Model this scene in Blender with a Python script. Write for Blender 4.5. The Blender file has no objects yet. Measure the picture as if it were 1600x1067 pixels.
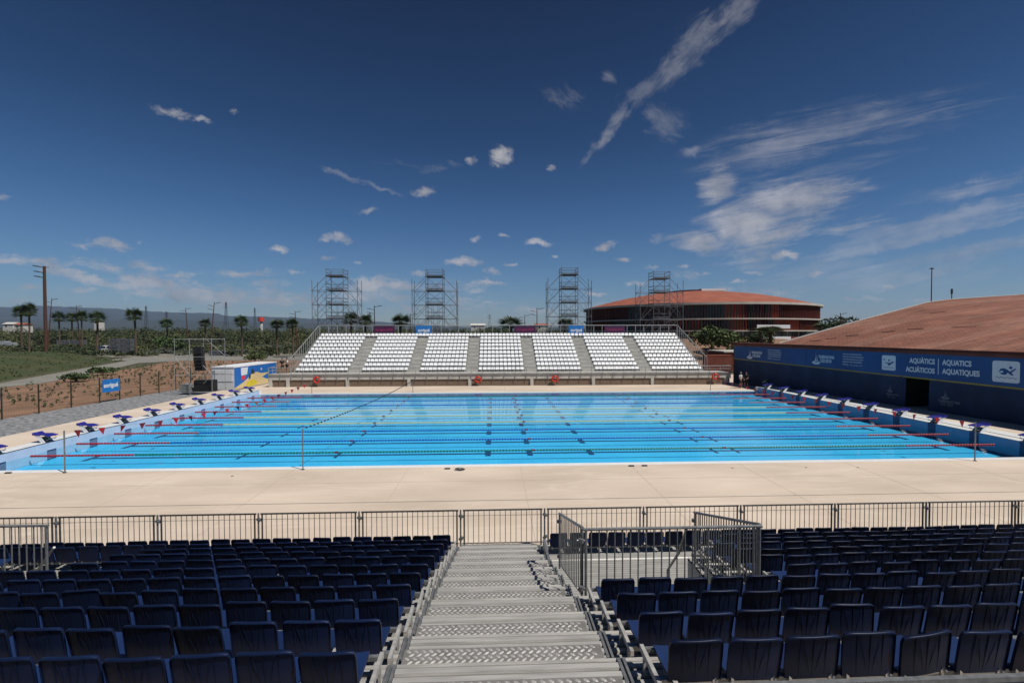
import bpy, math, random
import numpy as np
from mathutils import Vector, Matrix
random.seed(7); RNG = np.random.default_rng(7)
S = bpy.context.scene; COL = S.collection
R = math.radians
ORD = ['zeroth','first','second','third','fourth','fifth','sixth','seventh','eighth','ninth','tenth','eleventh','twelfth','thirteenth','fourteenth',
 'fifteenth','sixteenth','seventeenth','eighteenth','nineteenth','twentieth','twenty-first','twenty-second','twenty-third','twenty-fourth','twenty-fifth','twenty-sixth','twenty-seventh','twenty-eighth']
# ------------------------------------------------------------------ camera (solved from the pool's 50 x 25 m rectangle)
F, YAW, PIT, ROL, H = 718.07, .0405752, .0199010, -.00153573, 6.0318
def make_camera():
    cy, sy, cp, sp, cr, sr = math.cos(YAW), math.sin(YAW), math.cos(PIT), math.sin(PIT), math.cos(ROL), math.sin(ROL)
    ex = Vector((cy, -sy, 0)); fw = Vector((sy*cp, cy*cp, -sp)); zz = Vector((sy*sp, cy*sp, cp))
    rt = ex*cr + zz*sr; up = -ex*sr + zz*cr
    m = Matrix(((rt.x, up.x, -fw.x, 0), (rt.y, up.y, -fw.y, 0), (rt.z, up.z, -fw.z, H), (0, 0, 0, 1)))
    cam = bpy.data.cameras.new('camera'); o = bpy.data.objects.new('camera', cam); COL.objects.link(o)
    o.matrix_world = m; cam.sensor_width = 36; cam.lens = F/1600*36; cam.clip_start = .1; cam.clip_end = 30000
    S.camera = o
make_camera()
# ------------------------------------------------------------------ materials
def mat(name, c, rough=.6, metal=0., c2=None, scale=4., detail=6., bump=0., bscale=None, spec=.5, stretch=None, lo=.35, hi=.65, rand=0., emit=None):
    m = bpy.data.materials.new(name); m.use_nodes = True; nt = m.node_tree; N = nt.nodes; L = nt.links
    b = N['Principled BSDF']; b.inputs['Roughness'].default_value = rough; b.inputs['Metallic'].default_value = metal
    b.inputs['Specular IOR Level'].default_value = spec
    tc = N.new('ShaderNodeTexCoord'); src = tc.outputs['Object']
    if stretch:
        mp = N.new('ShaderNodeMapping'); mp.inputs['Scale'].default_value = stretch; L.new(src, mp.inputs['Vector']); src = mp.outputs['Vector']
    if c2 is None: c2 = tuple(x*.82 for x in c)
    n = N.new('ShaderNodeTexNoise'); n.inputs['Scale'].default_value = scale; n.inputs['Detail'].default_value = detail; L.new(src, n.inputs['Vector'])
    mr = N.new('ShaderNodeMapRange'); mr.inputs['From Min'].default_value = lo; mr.inputs['From Max'].default_value = hi; L.new(n.outputs['Fac'], mr.inputs['Value'])
    mx = N.new('ShaderNodeMix'); mx.data_type = 'RGBA'; mx.inputs['A'].default_value = (*c, 1); mx.inputs['B'].default_value = (*c2, 1)
    L.new(mr.outputs['Result'], mx.inputs['Factor']); out = mx.outputs['Result']
    if rand:
        oi = N.new('ShaderNodeObjectInfo'); r2 = N.new('ShaderNodeMapRange'); r2.inputs['To Min'].default_value = 1-rand; r2.inputs['To Max'].default_value = 1+rand
        L.new(oi.outputs['Random'], r2.inputs['Value']); hs = N.new('ShaderNodeHueSaturation'); L.new(r2.outputs['Result'], hs.inputs['Value']); L.new(out, hs.inputs['Color']); out = hs.outputs['Color']
    L.new(out, b.inputs['Base Color'])
    if bump:
        n2 = N.new('ShaderNodeTexNoise'); n2.inputs['Scale'].default_value = bscale or scale*6; n2.inputs['Detail'].default_value = 4; L.new(src, n2.inputs['Vector'])
        bp = N.new('ShaderNodeBump'); bp.inputs['Strength'].default_value = bump; bp.inputs['Distance'].default_value = .02
        L.new(n2.outputs['Fac'], bp.inputs['Height']); L.new(bp.outputs['Normal'], b.inputs['Normal'])
    return m
M = {}
def mm(k, *a, **kw): M[k] = mat(k, *a, **kw)
mm('alu', (.43,.42,.40), .5, .2, c2=(.31,.305,.29), scale=3, stretch=(.6,7,7), bump=.15)
mm('alu_groove', (.20,.19,.18), .7, .1, c2=(.13,.125,.115), scale=2, stretch=(.5,6,6)); mm('checker_plate', (.235,.225,.215), .55, .2, c2=(.16,.155,.145), scale=5)  # groove floors: dirt and groove shading put into the darker colour
mm('lozenge', (.46,.45,.43), .45, .2, c2=(.34,.33,.32), scale=9)
mm('galv', (.24,.25,.255), .45, .5, c2=(.16,.165,.17), scale=14)
mm('galv_dark', (.085,.088,.09), .5, .5, c2=(.05,.052,.055), scale=14)
mm('galv_far', (.30,.31,.31), .6, .1, c2=(.22,.23,.23), scale=3)
mm('scaffold_steel', (.17,.18,.19), .6, .2, c2=(.1,.1,.11), scale=2)
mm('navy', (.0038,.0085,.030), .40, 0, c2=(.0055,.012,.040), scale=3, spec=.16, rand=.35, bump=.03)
mm('navy_pan', (.010,.025,.085), .45, 0, c2=(.008,.019,.068), scale=5, spec=.3, rand=.15)  # lighter than the backrest: sunlight on the pan top is in the colour
mm('black', (.008,.008,.009), .6, c2=(.014,.014,.015))
mm('white_seat', (.80,.81,.82), .42, c2=(.75,.76,.77), scale=2, rand=.05)
mm('concrete', (.52,.50,.455), .85, c2=(.40,.385,.35), scale=1.3, bump=.3, bscale=20)
mm('step_grey', (.38,.375,.355), .8, c2=(.29,.285,.27), scale=1.5)
mm('brick', (.20,.145,.10), .9, c2=(.14,.10,.075), scale=7, stretch=(1,1,6), bump=.4)
mm('white_tile', (.72,.73,.72), .35, c2=(.66,.67,.67), scale=3)
mm('red_plastic', (.42,.012,.02), .4, c2=(.33,.01,.015))
mm('dark_red', (.20,.006,.018), .5, c2=(.14,.005,.012))
mm('ring_red', (.62,.05,.025), .5, c2=(.5,.04,.02))
mm('green_float', (.01,.17,.10), .4, c2=(.008,.12,.075))
mm('blue_float', (.01,.09,.42), .4, c2=(.008,.06,.34))
mm('yellow_float', (.62,.56,.26), .5, c2=(.55,.49,.22))
mm('blue_block', (.018,.018,.22), .5, c2=(.012,.012,.17), scale=8)
mm('steel', (.42,.43,.43), .3, .7, c2=(.34,.34,.35))
mm('white_paint', (.66,.68,.70), .6, c2=(.60,.62,.64), scale=1.5)
mm('white_print', (.62,.65,.70), .7, c2=(.58,.61,.66))
mm('pale_print', (.17,.20,.27), .7, c2=(.14,.17,.23))
mm('banner_blue', (.014,.075,.23), .75, c2=(.010,.058,.19), scale=.5, bump=.35, bscale=1.2)
mm('banner_dark', (.010,.030,.085), .85, c2=(.007,.020,.06), scale=.8, bump=.8, bscale=1.0)
mm('yellow_stripe', (.30,.23,.035), .7)
mm('sign_blue', (.01,.17,.52), .55)
mm('sign_purple', (.055,.008,.055), .6)
mm('pink_print', (.33,.02,.10), .6)
mm('mural_blue', (.01,.11,.40), .6, c2=(.012,.13,.45), scale=.6)
mm('mural_sand', (.62,.50,.27), .7, c2=(.55,.43,.22))
mm('mural_yellow', (.62,.52,.03), .7); mm('mural_dark', (.02,.03,.03), .7)
mm('terracotta', (.29,.085,.047), .85, c2=(.22,.062,.034), scale=.25)
mm('cor_red', (.14,.032,.018), .8, c2=(.10,.022,.013), scale=1)
mm('fin_orange', (.36,.07,.028), .7, c2=(.28,.05,.02)); mm('fin_brown', (.17,.034,.017), .7, c2=(.11,.022,.013)); mm('fin_grey', (.085,.075,.07), .6)
mm('cream', (.48,.46,.41), .7, c2=(.40,.385,.35), scale=.5)
mm('dark_glass', (.012,.013,.016), .2)
mm('rust', (.07,.026,.017), .8, c2=(.065,.024,.016), scale=2)
mm('trunk', (.10,.075,.05), .95, c2=(.055,.04,.028), scale=3, bump=.6)
mm('palm_leaf', (.055,.085,.022), .6, c2=(.032,.055,.014), scale=1, rand=.2)
mm('leaf', (.045,.075,.018), .75, c2=(.022,.042,.012), scale=.12, rand=.2)
mm('leaf_bright', (.09,.12,.03), .75, c2=(.045,.07,.016), scale=.5, rand=.15)
mm('wood_leaf', (.075,.082,.028), .85, c2=(.020,.034,.011), scale=.05, detail=4, lo=.4, hi=.6)
mm('crate_grey', (.15,.16,.175), .6, .2, c2=(.085,.09,.10), scale=2)
mm('crate_pale', (.33,.36,.39), .7, c2=(.27,.29,.32))
mm('speaker_black', (.007,.007,.008), .75)
mm('hivis', (.45,.62,.05), .7); mm('red_cloth', (.35,.02,.02), .8)
mm('skin', (.36,.19,.12), .6); mm('hair', (.015,.010,.008), .8)
mm('cloth_black', (.010,.010,.013), .85); mm('cloth_white', (.62,.62,.60), .85); mm('cloth_grey', (.18,.21,.25), .85)
mm('fence_green', (.012,.02,.016), .6)
mm('grass', (.030,.044,.010), .95, c2=(.060,.055,.020), scale=.16, bump=.8, bscale=1.5, lo=.45, hi=.75); mm('grass_blade', (.030,.046,.010), .9, c2=(.050,.055,.016), scale=.2)
mm('soil', (.235,.135,.08), .95, c2=(.155,.088,.052), scale=.35, bump=.8, bscale=3)
mm('terrain', (.035,.042,.016), .95, c2=(.085,.072,.036), scale=.012, detail=10)
mm('path', (.21,.20,.175), .9, c2=(.16,.155,.135), scale=.4)
mm('yard', (.20,.185,.155), .9, c2=(.085,.08,.055), scale=.06, detail=9, lo=.42, hi=.58)
mm('gravel', (.27,.275,.285), .95, c2=(.085,.09,.098), scale=3.4, detail=14, bump=1., bscale=9, lo=.36, hi=.64)
mm('hill_green', (.012,.020,.012), .95, c2=(.026,.032,.018), scale=.0016, detail=8)
mm('shed_white', (.55,.53,.5), .7)
def pool_mat():
    m = mat('pool_tile', (.095,.60,.97), .5, c2=(.08,.53,.92), scale=.35); nt = m.node_tree; N = nt.nodes; L = nt.links; b = N['Principled BSDF']
    base = b.inputs['Base Color'].links[0].from_socket; g = N.new('ShaderNodeNewGeometry')
    v = N.new('ShaderNodeTexVoronoi'); v.feature = 'DISTANCE_TO_EDGE'; v.inputs['Scale'].default_value = 3.2
    wn = N.new('ShaderNodeTexNoise'); wn.inputs['Scale'].default_value = 2.; wn.inputs['Detail'].default_value = 3
    L.new(g.outputs['Position'], wn.inputs['Vector'])
    va = N.new('ShaderNodeMix'); va.data_type = 'VECTOR'; va.inputs['Factor'].default_value = .35; L.new(g.outputs['Position'], va.inputs['A']); L.new(wn.outputs['Color'], va.inputs['B'])
    L.new(va.outputs['Result'], v.inputs['Vector'])
    # square mosaic tiles with pale joints
    br = N.new('ShaderNodeTexBrick'); br.offset = 0; br.inputs['Scale'].default_value = 1; br.inputs['Brick Width'].default_value = .25; br.inputs['Row Height'].default_value = .25; br.inputs['Mortar Size'].default_value = .012
    br.inputs['Color1'].default_value = (1,1,1,1); br.inputs['Color2'].default_value = (.9,.93,.95,1); br.inputs['Mortar'].default_value = (.75,.8,.85,1)
    L.new(g.outputs['Position'], br.inputs['Vector'])
    mx = N.new('ShaderNodeMix'); mx.data_type = 'RGBA'; mx.blend_type = 'MULTIPLY'; mx.inputs['Factor'].default_value = .8
    L.new(base, mx.inputs['A']); L.new(br.outputs['Color'], mx.inputs['B']); L.new(mx.outputs['Result'], b.inputs['Base Color'])
    return m
M['pool_tile'] = pool_mat()
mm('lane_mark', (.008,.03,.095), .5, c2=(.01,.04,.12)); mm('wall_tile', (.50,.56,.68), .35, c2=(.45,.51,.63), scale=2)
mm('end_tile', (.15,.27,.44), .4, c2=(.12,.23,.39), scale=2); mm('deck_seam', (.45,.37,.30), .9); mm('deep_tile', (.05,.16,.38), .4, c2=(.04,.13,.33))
def deck_mat():
    m = mat('deck_concrete', (.58,.485,.395), .85, c2=(.45,.37,.295), scale=.3, detail=10, stretch=(.6,1.4,1), bump=.25, bscale=14, lo=.3, hi=.7)
    nt = m.node_tree; N = nt.nodes; L = nt.links; b = N['Principled BSDF']; base = b.inputs['Base Color'].links[0].from_socket
    tc = N.new('ShaderNodeTexCoord')   # dirt: faint stains and the tide line the squeegees leave
    n = N.new('ShaderNodeTexNoise'); n.inputs['Scale'].default_value = .8; n.inputs['Detail'].default_value = 12; n.inputs['Roughness'].default_value = .7; n.inputs['Distortion'].default_value = 1.2
    mp = N.new('ShaderNodeMapping'); mp.inputs['Rotation'].default_value = (0,0,.5); mp.inputs['Scale'].default_value = (.35,1.6,1); L.new(tc.outputs['Object'], mp.inputs['Vector']); L.new(mp.outputs['Vector'], n.inputs['Vector'])
    r = N.new('ShaderNodeMapRange'); r.inputs['From Min'].default_value = .5; r.inputs['From Max'].default_value = .75; r.inputs['To Max'].default_value = .7; L.new(n.outputs['Fac'], r.inputs['Value'])
    mx = N.new('ShaderNodeMix'); mx.data_type = 'RGBA'; mx.inputs['B'].default_value = (.64,.55,.46,1); L.new(r.outputs['Result'], mx.inputs['Factor']); L.new(base, mx.inputs['A'])
    L.new(mx.outputs['Result'], b.inputs['Base Color']); return m
M['deck'] = deck_mat()
def water_mat():
    m = bpy.data.materials.new('water'); m.use_nodes = True; nt = m.node_tree; N = nt.nodes; L = nt.links; N.clear()
    o = N.new('ShaderNodeOutputMaterial'); mx = N.new('ShaderNodeMixShader'); t = N.new('ShaderNodeBsdfTransparent'); g = N.new('ShaderNodeBsdfGlossy')
    t.inputs['Color'].default_value = (.74,.96,.995,1); g.inputs['Roughness'].default_value = .015; fr = N.new('ShaderNodeFresnel'); fr.inputs['IOR'].default_value = 1.33
    tc = N.new('ShaderNodeTexCoord'); n1 = N.new('ShaderNodeTexNoise'); n1.inputs['Scale'].default_value = 2.2; n1.inputs['Detail'].default_value = 3
    mp = N.new('ShaderNodeMapping'); mp.inputs['Scale'].default_value = (.7,1.3,1); L.new(tc.outputs['Object'], mp.inputs['Vector']); L.new(mp.outputs['Vector'], n1.inputs['Vector'])
    bp = N.new('ShaderNodeBump'); bp.inputs['Strength'].default_value = .3; bp.inputs['Distance'].default_value = .02; L.new(n1.outputs['Fac'], bp.inputs['Height'])
    L.new(bp.outputs['Normal'], g.inputs['Normal']); L.new(bp.outputs['Normal'], fr.inputs['Normal'])
    L.new(fr.outputs[0], mx.inputs[0]); L.new(t.outputs[0], mx.inputs[1]); L.new(g.outputs[0], mx.inputs[2]); L.new(mx.outputs[0], o.inputs['Surface'])
    return m
M['water'] = water_mat()
def roof_mat():
    m = mat('roof_tile', (.27,.105,.066), .9, c2=(.20,.075,.045), scale=.3, detail=10); nt = m.node_tree; N = nt.nodes; L = nt.links; b = N['Principled BSDF']
    base = b.inputs['Base Color'].links[0].from_socket; tc = N.new('ShaderNodeTexCoord')
    mp = N.new('ShaderNodeMapping'); mp.inputs['Rotation'].default_value = (0,0,R(84)); L.new(tc.outputs['Object'], mp.inputs['Vector'])
    br = N.new('ShaderNodeTexBrick'); br.inputs['Scale'].default_value = 1; br.inputs['Brick Width'].default_value = .42; br.inputs['Row Height'].default_value = .2; br.inputs['Mortar Size'].default_value = .025
    br.inputs['Color1'].default_value = (1,1,1,1); br.inputs['Color2'].default_value = (.72,.68,.66,1); br.inputs['Mortar'].default_value = (.35,.3,.28,1); L.new(mp.outputs['Vector'], br.inputs['Vector'])
    mx = N.new('ShaderNodeMix'); mx.data_type = 'RGBA'; mx.blend_type = 'MULTIPLY'; mx.inputs['Factor'].default_value = .6; L.new(base, mx.inputs['A']); L.new(br.outputs['Color'], mx.inputs['B'])
    n = N.new('ShaderNodeTexNoise'); n.inputs['Scale'].default_value = .5; n.inputs['Detail'].default_value = 8; m2 = N.new('ShaderNodeMapping'); m2.inputs['Scale'].default_value = (.12,1.,1); m2.inputs['Rotation'].default_value = (0,0,.35)
    L.new(tc.outputs['Object'], m2.inputs['Vector']); L.new(m2.outputs['Vector'], n.inputs['Vector'])
    r = N.new('ShaderNodeMapRange'); r.inputs['From Min'].default_value = .45; r.inputs['From Max'].default_value = .75; r.inputs['To Max'].default_value = .5; L.new(n.outputs['Fac'], r.inputs['Value'])
    m3 = N.new('ShaderNodeMix'); m3.data_type = 'RGBA'; m3.inputs['B'].default_value = (.34,.20,.145,1); L.new(r.outputs['Result'], m3.inputs['Factor']); L.new(mx.outputs['Result'], m3.inputs['A'])
    n4 = N.new('ShaderNodeTexNoise'); n4.inputs['Scale'].default_value = 2.2; n4.inputs['Detail'].default_value = 8; n4.inputs['Roughness'].default_value = .75; m4 = N.new('ShaderNodeMapping'); m4.inputs['Scale'].default_value = (.22,1.6,1); m4.inputs['Rotation'].default_value = (0,0,.12)
    L.new(tc.outputs['Object'], m4.inputs['Vector']); L.new(m4.outputs['Vector'], n4.inputs['Vector'])
    r4 = N.new('ShaderNodeMapRange'); r4.inputs['From Min'].default_value = .38; r4.inputs['From Max'].default_value = .62; r4.inputs['To Min'].default_value = .62; r4.inputs['To Max'].default_value = 1.3; L.new(n4.outputs['Fac'], r4.inputs['Value'])
    h4 = N.new('ShaderNodeHueSaturation'); L.new(r4.outputs['Result'], h4.inputs['Value']); L.new(m3.outputs['Result'], h4.inputs['Color'])
    bp = N.new('ShaderNodeBump'); bp.inputs['Strength'].default_value = .6; bp.inputs['Distance'].default_value = .03; L.new(br.outputs['Fac'], bp.inputs['Height']); L.new(bp.outputs['Normal'], b.inputs['Normal'])
    L.new(h4.outputs['Color'], b.inputs['Base Color']); return m
M['roof_tile'] = roof_mat()
# ------------------------------------------------------------------ mesh builder
class MB:
    def __init__(s): s.v = []; s.f = []; s.mi = []; s.cur = 0
    def add(s, vs, fs):
        b = len(s.v); s.v.extend([tuple(p) for p in vs]); s.f.extend([tuple(i+b for i in f) for f in fs]); s.mi.extend([s.cur]*len(fs)); return s
    def box(s, x0, x1, y0, y1, z0, z1):
        return s.add([(x0,y0,z0),(x1,y0,z0),(x1,y1,z0),(x0,y1,z0),(x0,y0,z1),(x1,y0,z1),(x1,y1,z1),(x0,y1,z1)],
            [(0,3,2,1),(4,5,6,7),(0,1,5,4),(1,2,6,5),(2,3,7,6),(3,0,4,7)])
    def hexa(s, b4, t4):  # bottom ring, top ring
        return s.add(list(b4)+list(t4), [(3,2,1,0),(4,5,6,7),(0,1,5,4),(1,2,6,5),(2,3,7,6),(3,0,4,7)])
    def sheet(s, x0, x1, y0, y1, z): return s.add([(x0,y0,z),(x1,y0,z),(x1,y1,z),(x0,y1,z)], [(0,1,2,3)])
    def tube(s, p, q, r, n=6, r2=None, cap=True):
        p = Vector(p); q = Vector(q); d = (q-p).normalized(); a = d.orthogonal().normalized(); b = d.cross(a); r2 = r if r2 is None else r2
        vs = [p + (a*math.cos(t)+b*math.sin(t))*r for t in [2*math.pi*i/n for i in range(n)]] + [q + (a*math.cos(t)+b*math.sin(t))*r2 for t in [2*math.pi*i/n for i in range(n)]]
        fs = [(i, (i+1)%n, n+(i+1)%n, n+i) for i in range(n)]
        if cap: fs += [tuple(range(n-1,-1,-1)), tuple(range(n, 2*n))]
        return s.add(vs, fs)
    def path(s, pts, r, n=6):
        pts = [Vector(p) for p in pts]; b0 = len(s.v); k = len(pts); vs = []
        for i, p in enumerate(pts):
            d = (pts[min(i+1,k-1)] - pts[max(i-1,0)]).normalized(); a = (Vector((0,0,1)).cross(d) if abs(d.z) < .95 else Vector((1,0,0)).cross(d)).normalized(); b = d.cross(a)
            rr = r[i] if isinstance(r, (list, tuple)) else r
            vs += [p + (a*math.cos(2*math.pi*j/n)+b*math.sin(2*math.pi*j/n))*rr for j in range(n)]
        fs = [(i*n+j, i*n+(j+1)%n, (i+1)*n+(j+1)%n, (i+1)*n+j) for i in range(k-1) for j in range(n)] + [tuple(range(n-1,-1,-1)), tuple(range((k-1)*n, k*n))]
        return s.add(vs, fs)
    def prism(s, poly, depth, M4):  # 2D poly in XY extruded along +Z by depth, then placed by M4
        n = len(poly); vs = [M4 @ Vector((x,y,0)) for x,y in poly] + [M4 @ Vector((x,y,depth)) for x,y in poly]
        return s.add(vs, [tuple(range(n-1,-1,-1)), tuple(range(n,2*n))] + [(i,(i+1)%n,n+(i+1)%n,n+i) for i in range(n)])
    def lathe(s, prof, n=12, axis='z', c=(0,0,0), closed=False):
        vs = []; k = len(prof)
        for (r, h) in prof:
            for j in range(n):
                t = 2*math.pi*j/n; x, y = r*math.cos(t), r*math.sin(t)
                p = (x,y,h) if axis == 'z' else ((h,x,y) if axis == 'x' else (x,h,y))
                vs.append((p[0]+c[0], p[1]+c[1], p[2]+c[2]))
        fs = [(i*n+j, i*n+(j+1)%n, ((i+1)%k)*n+(j+1)%n, ((i+1)%k)*n+j) for i in range(k if closed else k-1) for j in range(n)]
        return s.add(vs, fs)
    def build(s, name, mats, parent=None, smooth=False, world=False):
        me = bpy.data.meshes.new(name)
        off = parent.location if (world and parent is not None) else Vector((0,0,0))
        vs = [(p[0]-off[0], p[1]-off[1], p[2]-off[2]) for p in s.v] if world and parent is not None else s.v
        me.from_pydata(vs, [], s.f)
        for m in (mats if isinstance(mats, (list, tuple)) else [mats]): me.materials.append(M[m] if isinstance(m, str) else m)
        if any(s.mi): me.polygons.foreach_set('material_index', s.mi)
        if smooth: me.polygons.foreach_set('use_smooth', [True]*len(me.polygons))
        me.update(); o = bpy.data.objects.new(name, me); COL.objects.link(o)
        if parent is not None: o.parent = parent
        return o
def tag(o, label=None, cat=None, group=None, kind=None):
    if label: o['label'] = label
    if cat: o['category'] = cat
    if group: o['group'] = group
    if kind: o['kind'] = kind
    return o
def thing(name, label, cat, loc=(0,0,0), rz=0, group=None):
    o = bpy.data.objects.new(name, None); COL.objects.link(o); o.location = loc; o.rotation_euler = (0,0,rz); o.empty_display_size = .2
    return tag(o, label, cat, group)
def dup(root, loc, rz=None, label=None, scale=None, group=None):
    r = root.copy(); COL.objects.link(r); r.location = loc
    if rz is not None: r.rotation_euler = (0,0,rz)
    if scale is not None: r.scale = (scale,)*3 if not isinstance(scale, tuple) else scale
    if label: r['label'] = label
    if group: r['group'] = group
    def rec(a, b):
        for ch in kids.get(a.name, []):
            c = ch.copy(); COL.objects.link(c); c.parent = b; rec(ch, c)
    rec(root, r); return r
kids = {}
def note_kids(root):
    ch = [o for o in COL.objects if o.parent == root]; kids[root.name] = ch
    for c in ch: note_kids(c)
def text(body, size, m, parent, M4, name='lettering', align='LEFT', bold=.0, wscale=1., depth=.004, label=None):
    cu = bpy.data.curves.new('t', 'FONT'); cu.body = body; cu.size = size; cu.offset = bold; cu.extrude = depth; cu.align_x = align; cu.resolution_u = 3
    to = bpy.data.objects.new('t', cu); COL.objects.link(to); dg = bpy.context.evaluated_depsgraph_get()
    me = bpy.data.meshes.new_from_object(to.evaluated_get(dg)); bpy.data.objects.remove(to); bpy.data.curves.remove(cu)
    me.transform(M4 @ Matrix.Diagonal((wscale,1,1,1))); me.materials.clear(); me.materials.append(M[m]); me.name = name
    o = bpy.data.objects.new(name, me); COL.objects.link(o); o.parent = parent
    if label: o['label'] = label
    return o
FRONT = Matrix(((1,0,0,0),(0,0,-1,0),(0,1,0,0),(0,0,0,1)))   # text plane facing -Y
def at(x, y, z): return Matrix.Translation((x,y,z)) @ FRONT
# ------------------------------------------------------------------ sun, sky, clouds
SUN = Vector((math.cos(R(58))*.834, -math.cos(R(58))*.551, math.sin(R(58))))
sl = bpy.data.lights.new('sun', 'SUN'); sl.energy = SUN_E = 5.0; sl.angle = R(.5); sl.color = (1,.95,.875)
so = bpy.data.objects.new('sun', sl); COL.objects.link(so); so.rotation_euler = SUN.to_track_quat('Z','Y').to_euler(); so.location = (40,-40,80)
def make_world():
    w = bpy.data.worlds.new('World'); S.world = w; w.use_nodes = True; nt = w.node_tree; N = nt.nodes; L = nt.links
    bg = N['Background']; bg.inputs['Strength'].default_value = .1
    sky = N.new('ShaderNodeTexSky'); sky.sky_type = 'NISHITA'; sky.sun_disc = False; sky.sun_elevation = R(58); sky.sun_rotation = math.atan2(.834,-.551)
    sky.air_density = 1.; sky.dust_density = .6; sky.ozone_density = 2.5
    tc = N.new('ShaderNodeTexCoord'); sp = N.new('ShaderNodeSeparateXYZ'); L.new(tc.outputs['Generated'], sp.inputs[0])
    def math_(op, a, b=None, c=None):
        n = N.new('ShaderNodeMath'); n.operation = op
        for i, x in enumerate((a,b,c)):
            if x is None: continue
            if isinstance(x, (int,float)): n.inputs[i].default_value = x
            else: L.new(x, n.inputs[i])
        return n.outputs[0]
    def mrange(x, a, b, c=0., d=1., smooth=False):
        n = N.new('ShaderNodeMapRange'); n.inputs['From Min'].default_value = a; n.inputs['From Max'].default_value = b; n.inputs['To Min'].default_value = c; n.inputs['To Max'].default_value = d
        if smooth: n.interpolation_type = 'SMOOTHSTEP'
        L.new(x, n.inputs['Value']); return n.outputs['Result']
    yy = math_('MAXIMUM', sp.outputs['Y'], .02); u = math_('DIVIDE', sp.outputs['X'], yy); v = math_('DIVIDE', sp.outputs['Z'], yy)
    uv = N.new('ShaderNodeCombineXYZ'); L.new(u, uv.inputs[0]); L.new(v, uv.inputs[1]); UV = uv.outputs[0]
    front = mrange(sp.outputs['Y'], .05, .25)
    def px(x, y): return ((x-770.8)/718*1.0, (519.2-y)/718)
    wn = N.new('ShaderNodeTexNoise'); wn.inputs['Scale'].default_value = 19; wn.inputs['Detail'].default_value = 5; wn.inputs['Roughness'].default_value = .62; L.new(UV, wn.inputs['Vector'])
    wa = N.new('ShaderNodeVectorMath'); wa.operation = 'MULTIPLY_ADD'; L.new(wn.outputs['Color'], wa.inputs[0]); wa.inputs[1].default_value = (.055,.04,0); L.new(UV, wa.inputs[2])
    wb = N.new('ShaderNodeVectorMath'); wb.operation = 'SUBTRACT'; L.new(wa.outputs[0], wb.inputs[0]); wb.inputs[1].default_value = (.0275,.02,0); UVW = wb.outputs[0]
    state = [UVW]   # each blob waits for the one before it, which keeps the shader's working memory small
    def blobs(lst):
        tot = None
        for (x, y, rx, ry, ang, st) in lst:
            cx, cy = px(x, y); mp = N.new('ShaderNodeMapping'); mp.vector_type = 'TEXTURE'
            mp.inputs['Location'].default_value = (cx,cy,0); mp.inputs['Rotation'].default_value = (0,0,R(ang)); mp.inputs['Scale'].default_value = (rx/718, ry/718, 1)
            L.new(state[0], mp.inputs['Vector']); ln = N.new('ShaderNodeVectorMath'); ln.operation = 'LENGTH'; L.new(mp.outputs[0], ln.inputs[0])
            r = mrange(ln.outputs['Value'], 1., 0., 0., st, True)
            tot = r if tot is None else math_('MAXIMUM', tot, r)
            ch = N.new('ShaderNodeVectorMath'); ch.operation = 'MULTIPLY_ADD'; L.new(tot, ch.inputs[0]); ch.inputs[1].default_value = (1e-7,1e-7,0); L.new(UVW, ch.inputs[2]); state[0] = ch.outputs[0]
        return tot
    def noise(scale, detail, rough=.6, dist=0., rot=0., st=(1,1,1)):
        m1 = N.new('ShaderNodeMapping'); m1.inputs['Rotation'].default_value = (0,0,R(-rot)); L.new(UV, m1.inputs['Vector'])
        m2 = N.new('ShaderNodeMapping'); m2.inputs['Scale'].default_value = st; L.new(m1.outputs[0], m2.inputs['Vector'])
        n = N.new('ShaderNodeTexNoise'); n.inputs['Scale'].default_value = scale; n.inputs['Detail'].default_value = min(detail, 6); n.inputs['Roughness'].default_value = rough; n.inputs['Distortion'].default_value = dist
        L.new(m2.outputs[0], n.inputs['Vector']); return n.outputs['Fac']
    # small cumulus puffs
    cum = blobs([(783,247,27,26,20,1.25),(737,256,20,12,-10,.85),(862,261,14,7,0,.75),(664,304,32,11,3,1.0),(578,333,26,8,15,.85),(530,373,34,11,-3,1.0),(545,376,18,11,0,.9),(514,377,17,7,0,.9),
        (441,393,27,8,0,1.0),(518,405,20,7,0,.7),(945,386,28,12,8,1.15),(840,377,26,9,-5,.95),(745,374,15,7,0,.8),(786,371,12,7,0,.8),(722,408,48,13,0,1.1),(768,425,22,12,0,.8),(973,407,22,6,0,.75),(930,458,26,8,0,.95),
        (1238,398,40,13,2,.95),(1068,414,20,6,0,.8),(1022,415,22,9,0,.6),(1410,444,18,6,0,.7),(760,443,50,6,0,.85),(585,441,44,21,0,.95),(630,446,70,12,0,.75),(380,188,14,9,-20,.5),(290,188,60,12,-12,.72),(337,200,24,8,-15,.72),
        (738,456,18,6,0,.7),(770,474,60,7,0,.55),(190,384,55,10,-8,.72),(25,317,42,7,0,.55),(10,447,30,8,-8,.6),(240,382,14,7,0,.4),(375,428,55,8,0,.6),(1160,440,22,6,0,.7),(1130,454,60,8,6,.55),(1380,466,60,10,0,.55),(1455,470,70,7,0,.5),
        (470,425,20,6,0,.7),(560,410,14,5,0,.6),(655,425,26,8,0,.65),(800,412,20,6,0,.75),(865,400,14,5,0,.6),(1000,440,34,8,0,.7),(1100,425,20,6,0,.65),(1290,430,40,9,0,.6),(1345,470,30,7,0,.6),(1180,425,30,7,0,.6),(720,470,50,7,0,.6),(840,485,70,8,0,.55),(430,445,60,12,0,.7),(150,455,60,9,0,.65),(60,470,40,7,0,.6),(300,430,50,9,0,.7),
        (1070,430,60,20,0,.42),(950,476,80,14,0,.4),(1190,458,44,9,0,.6)])
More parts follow.
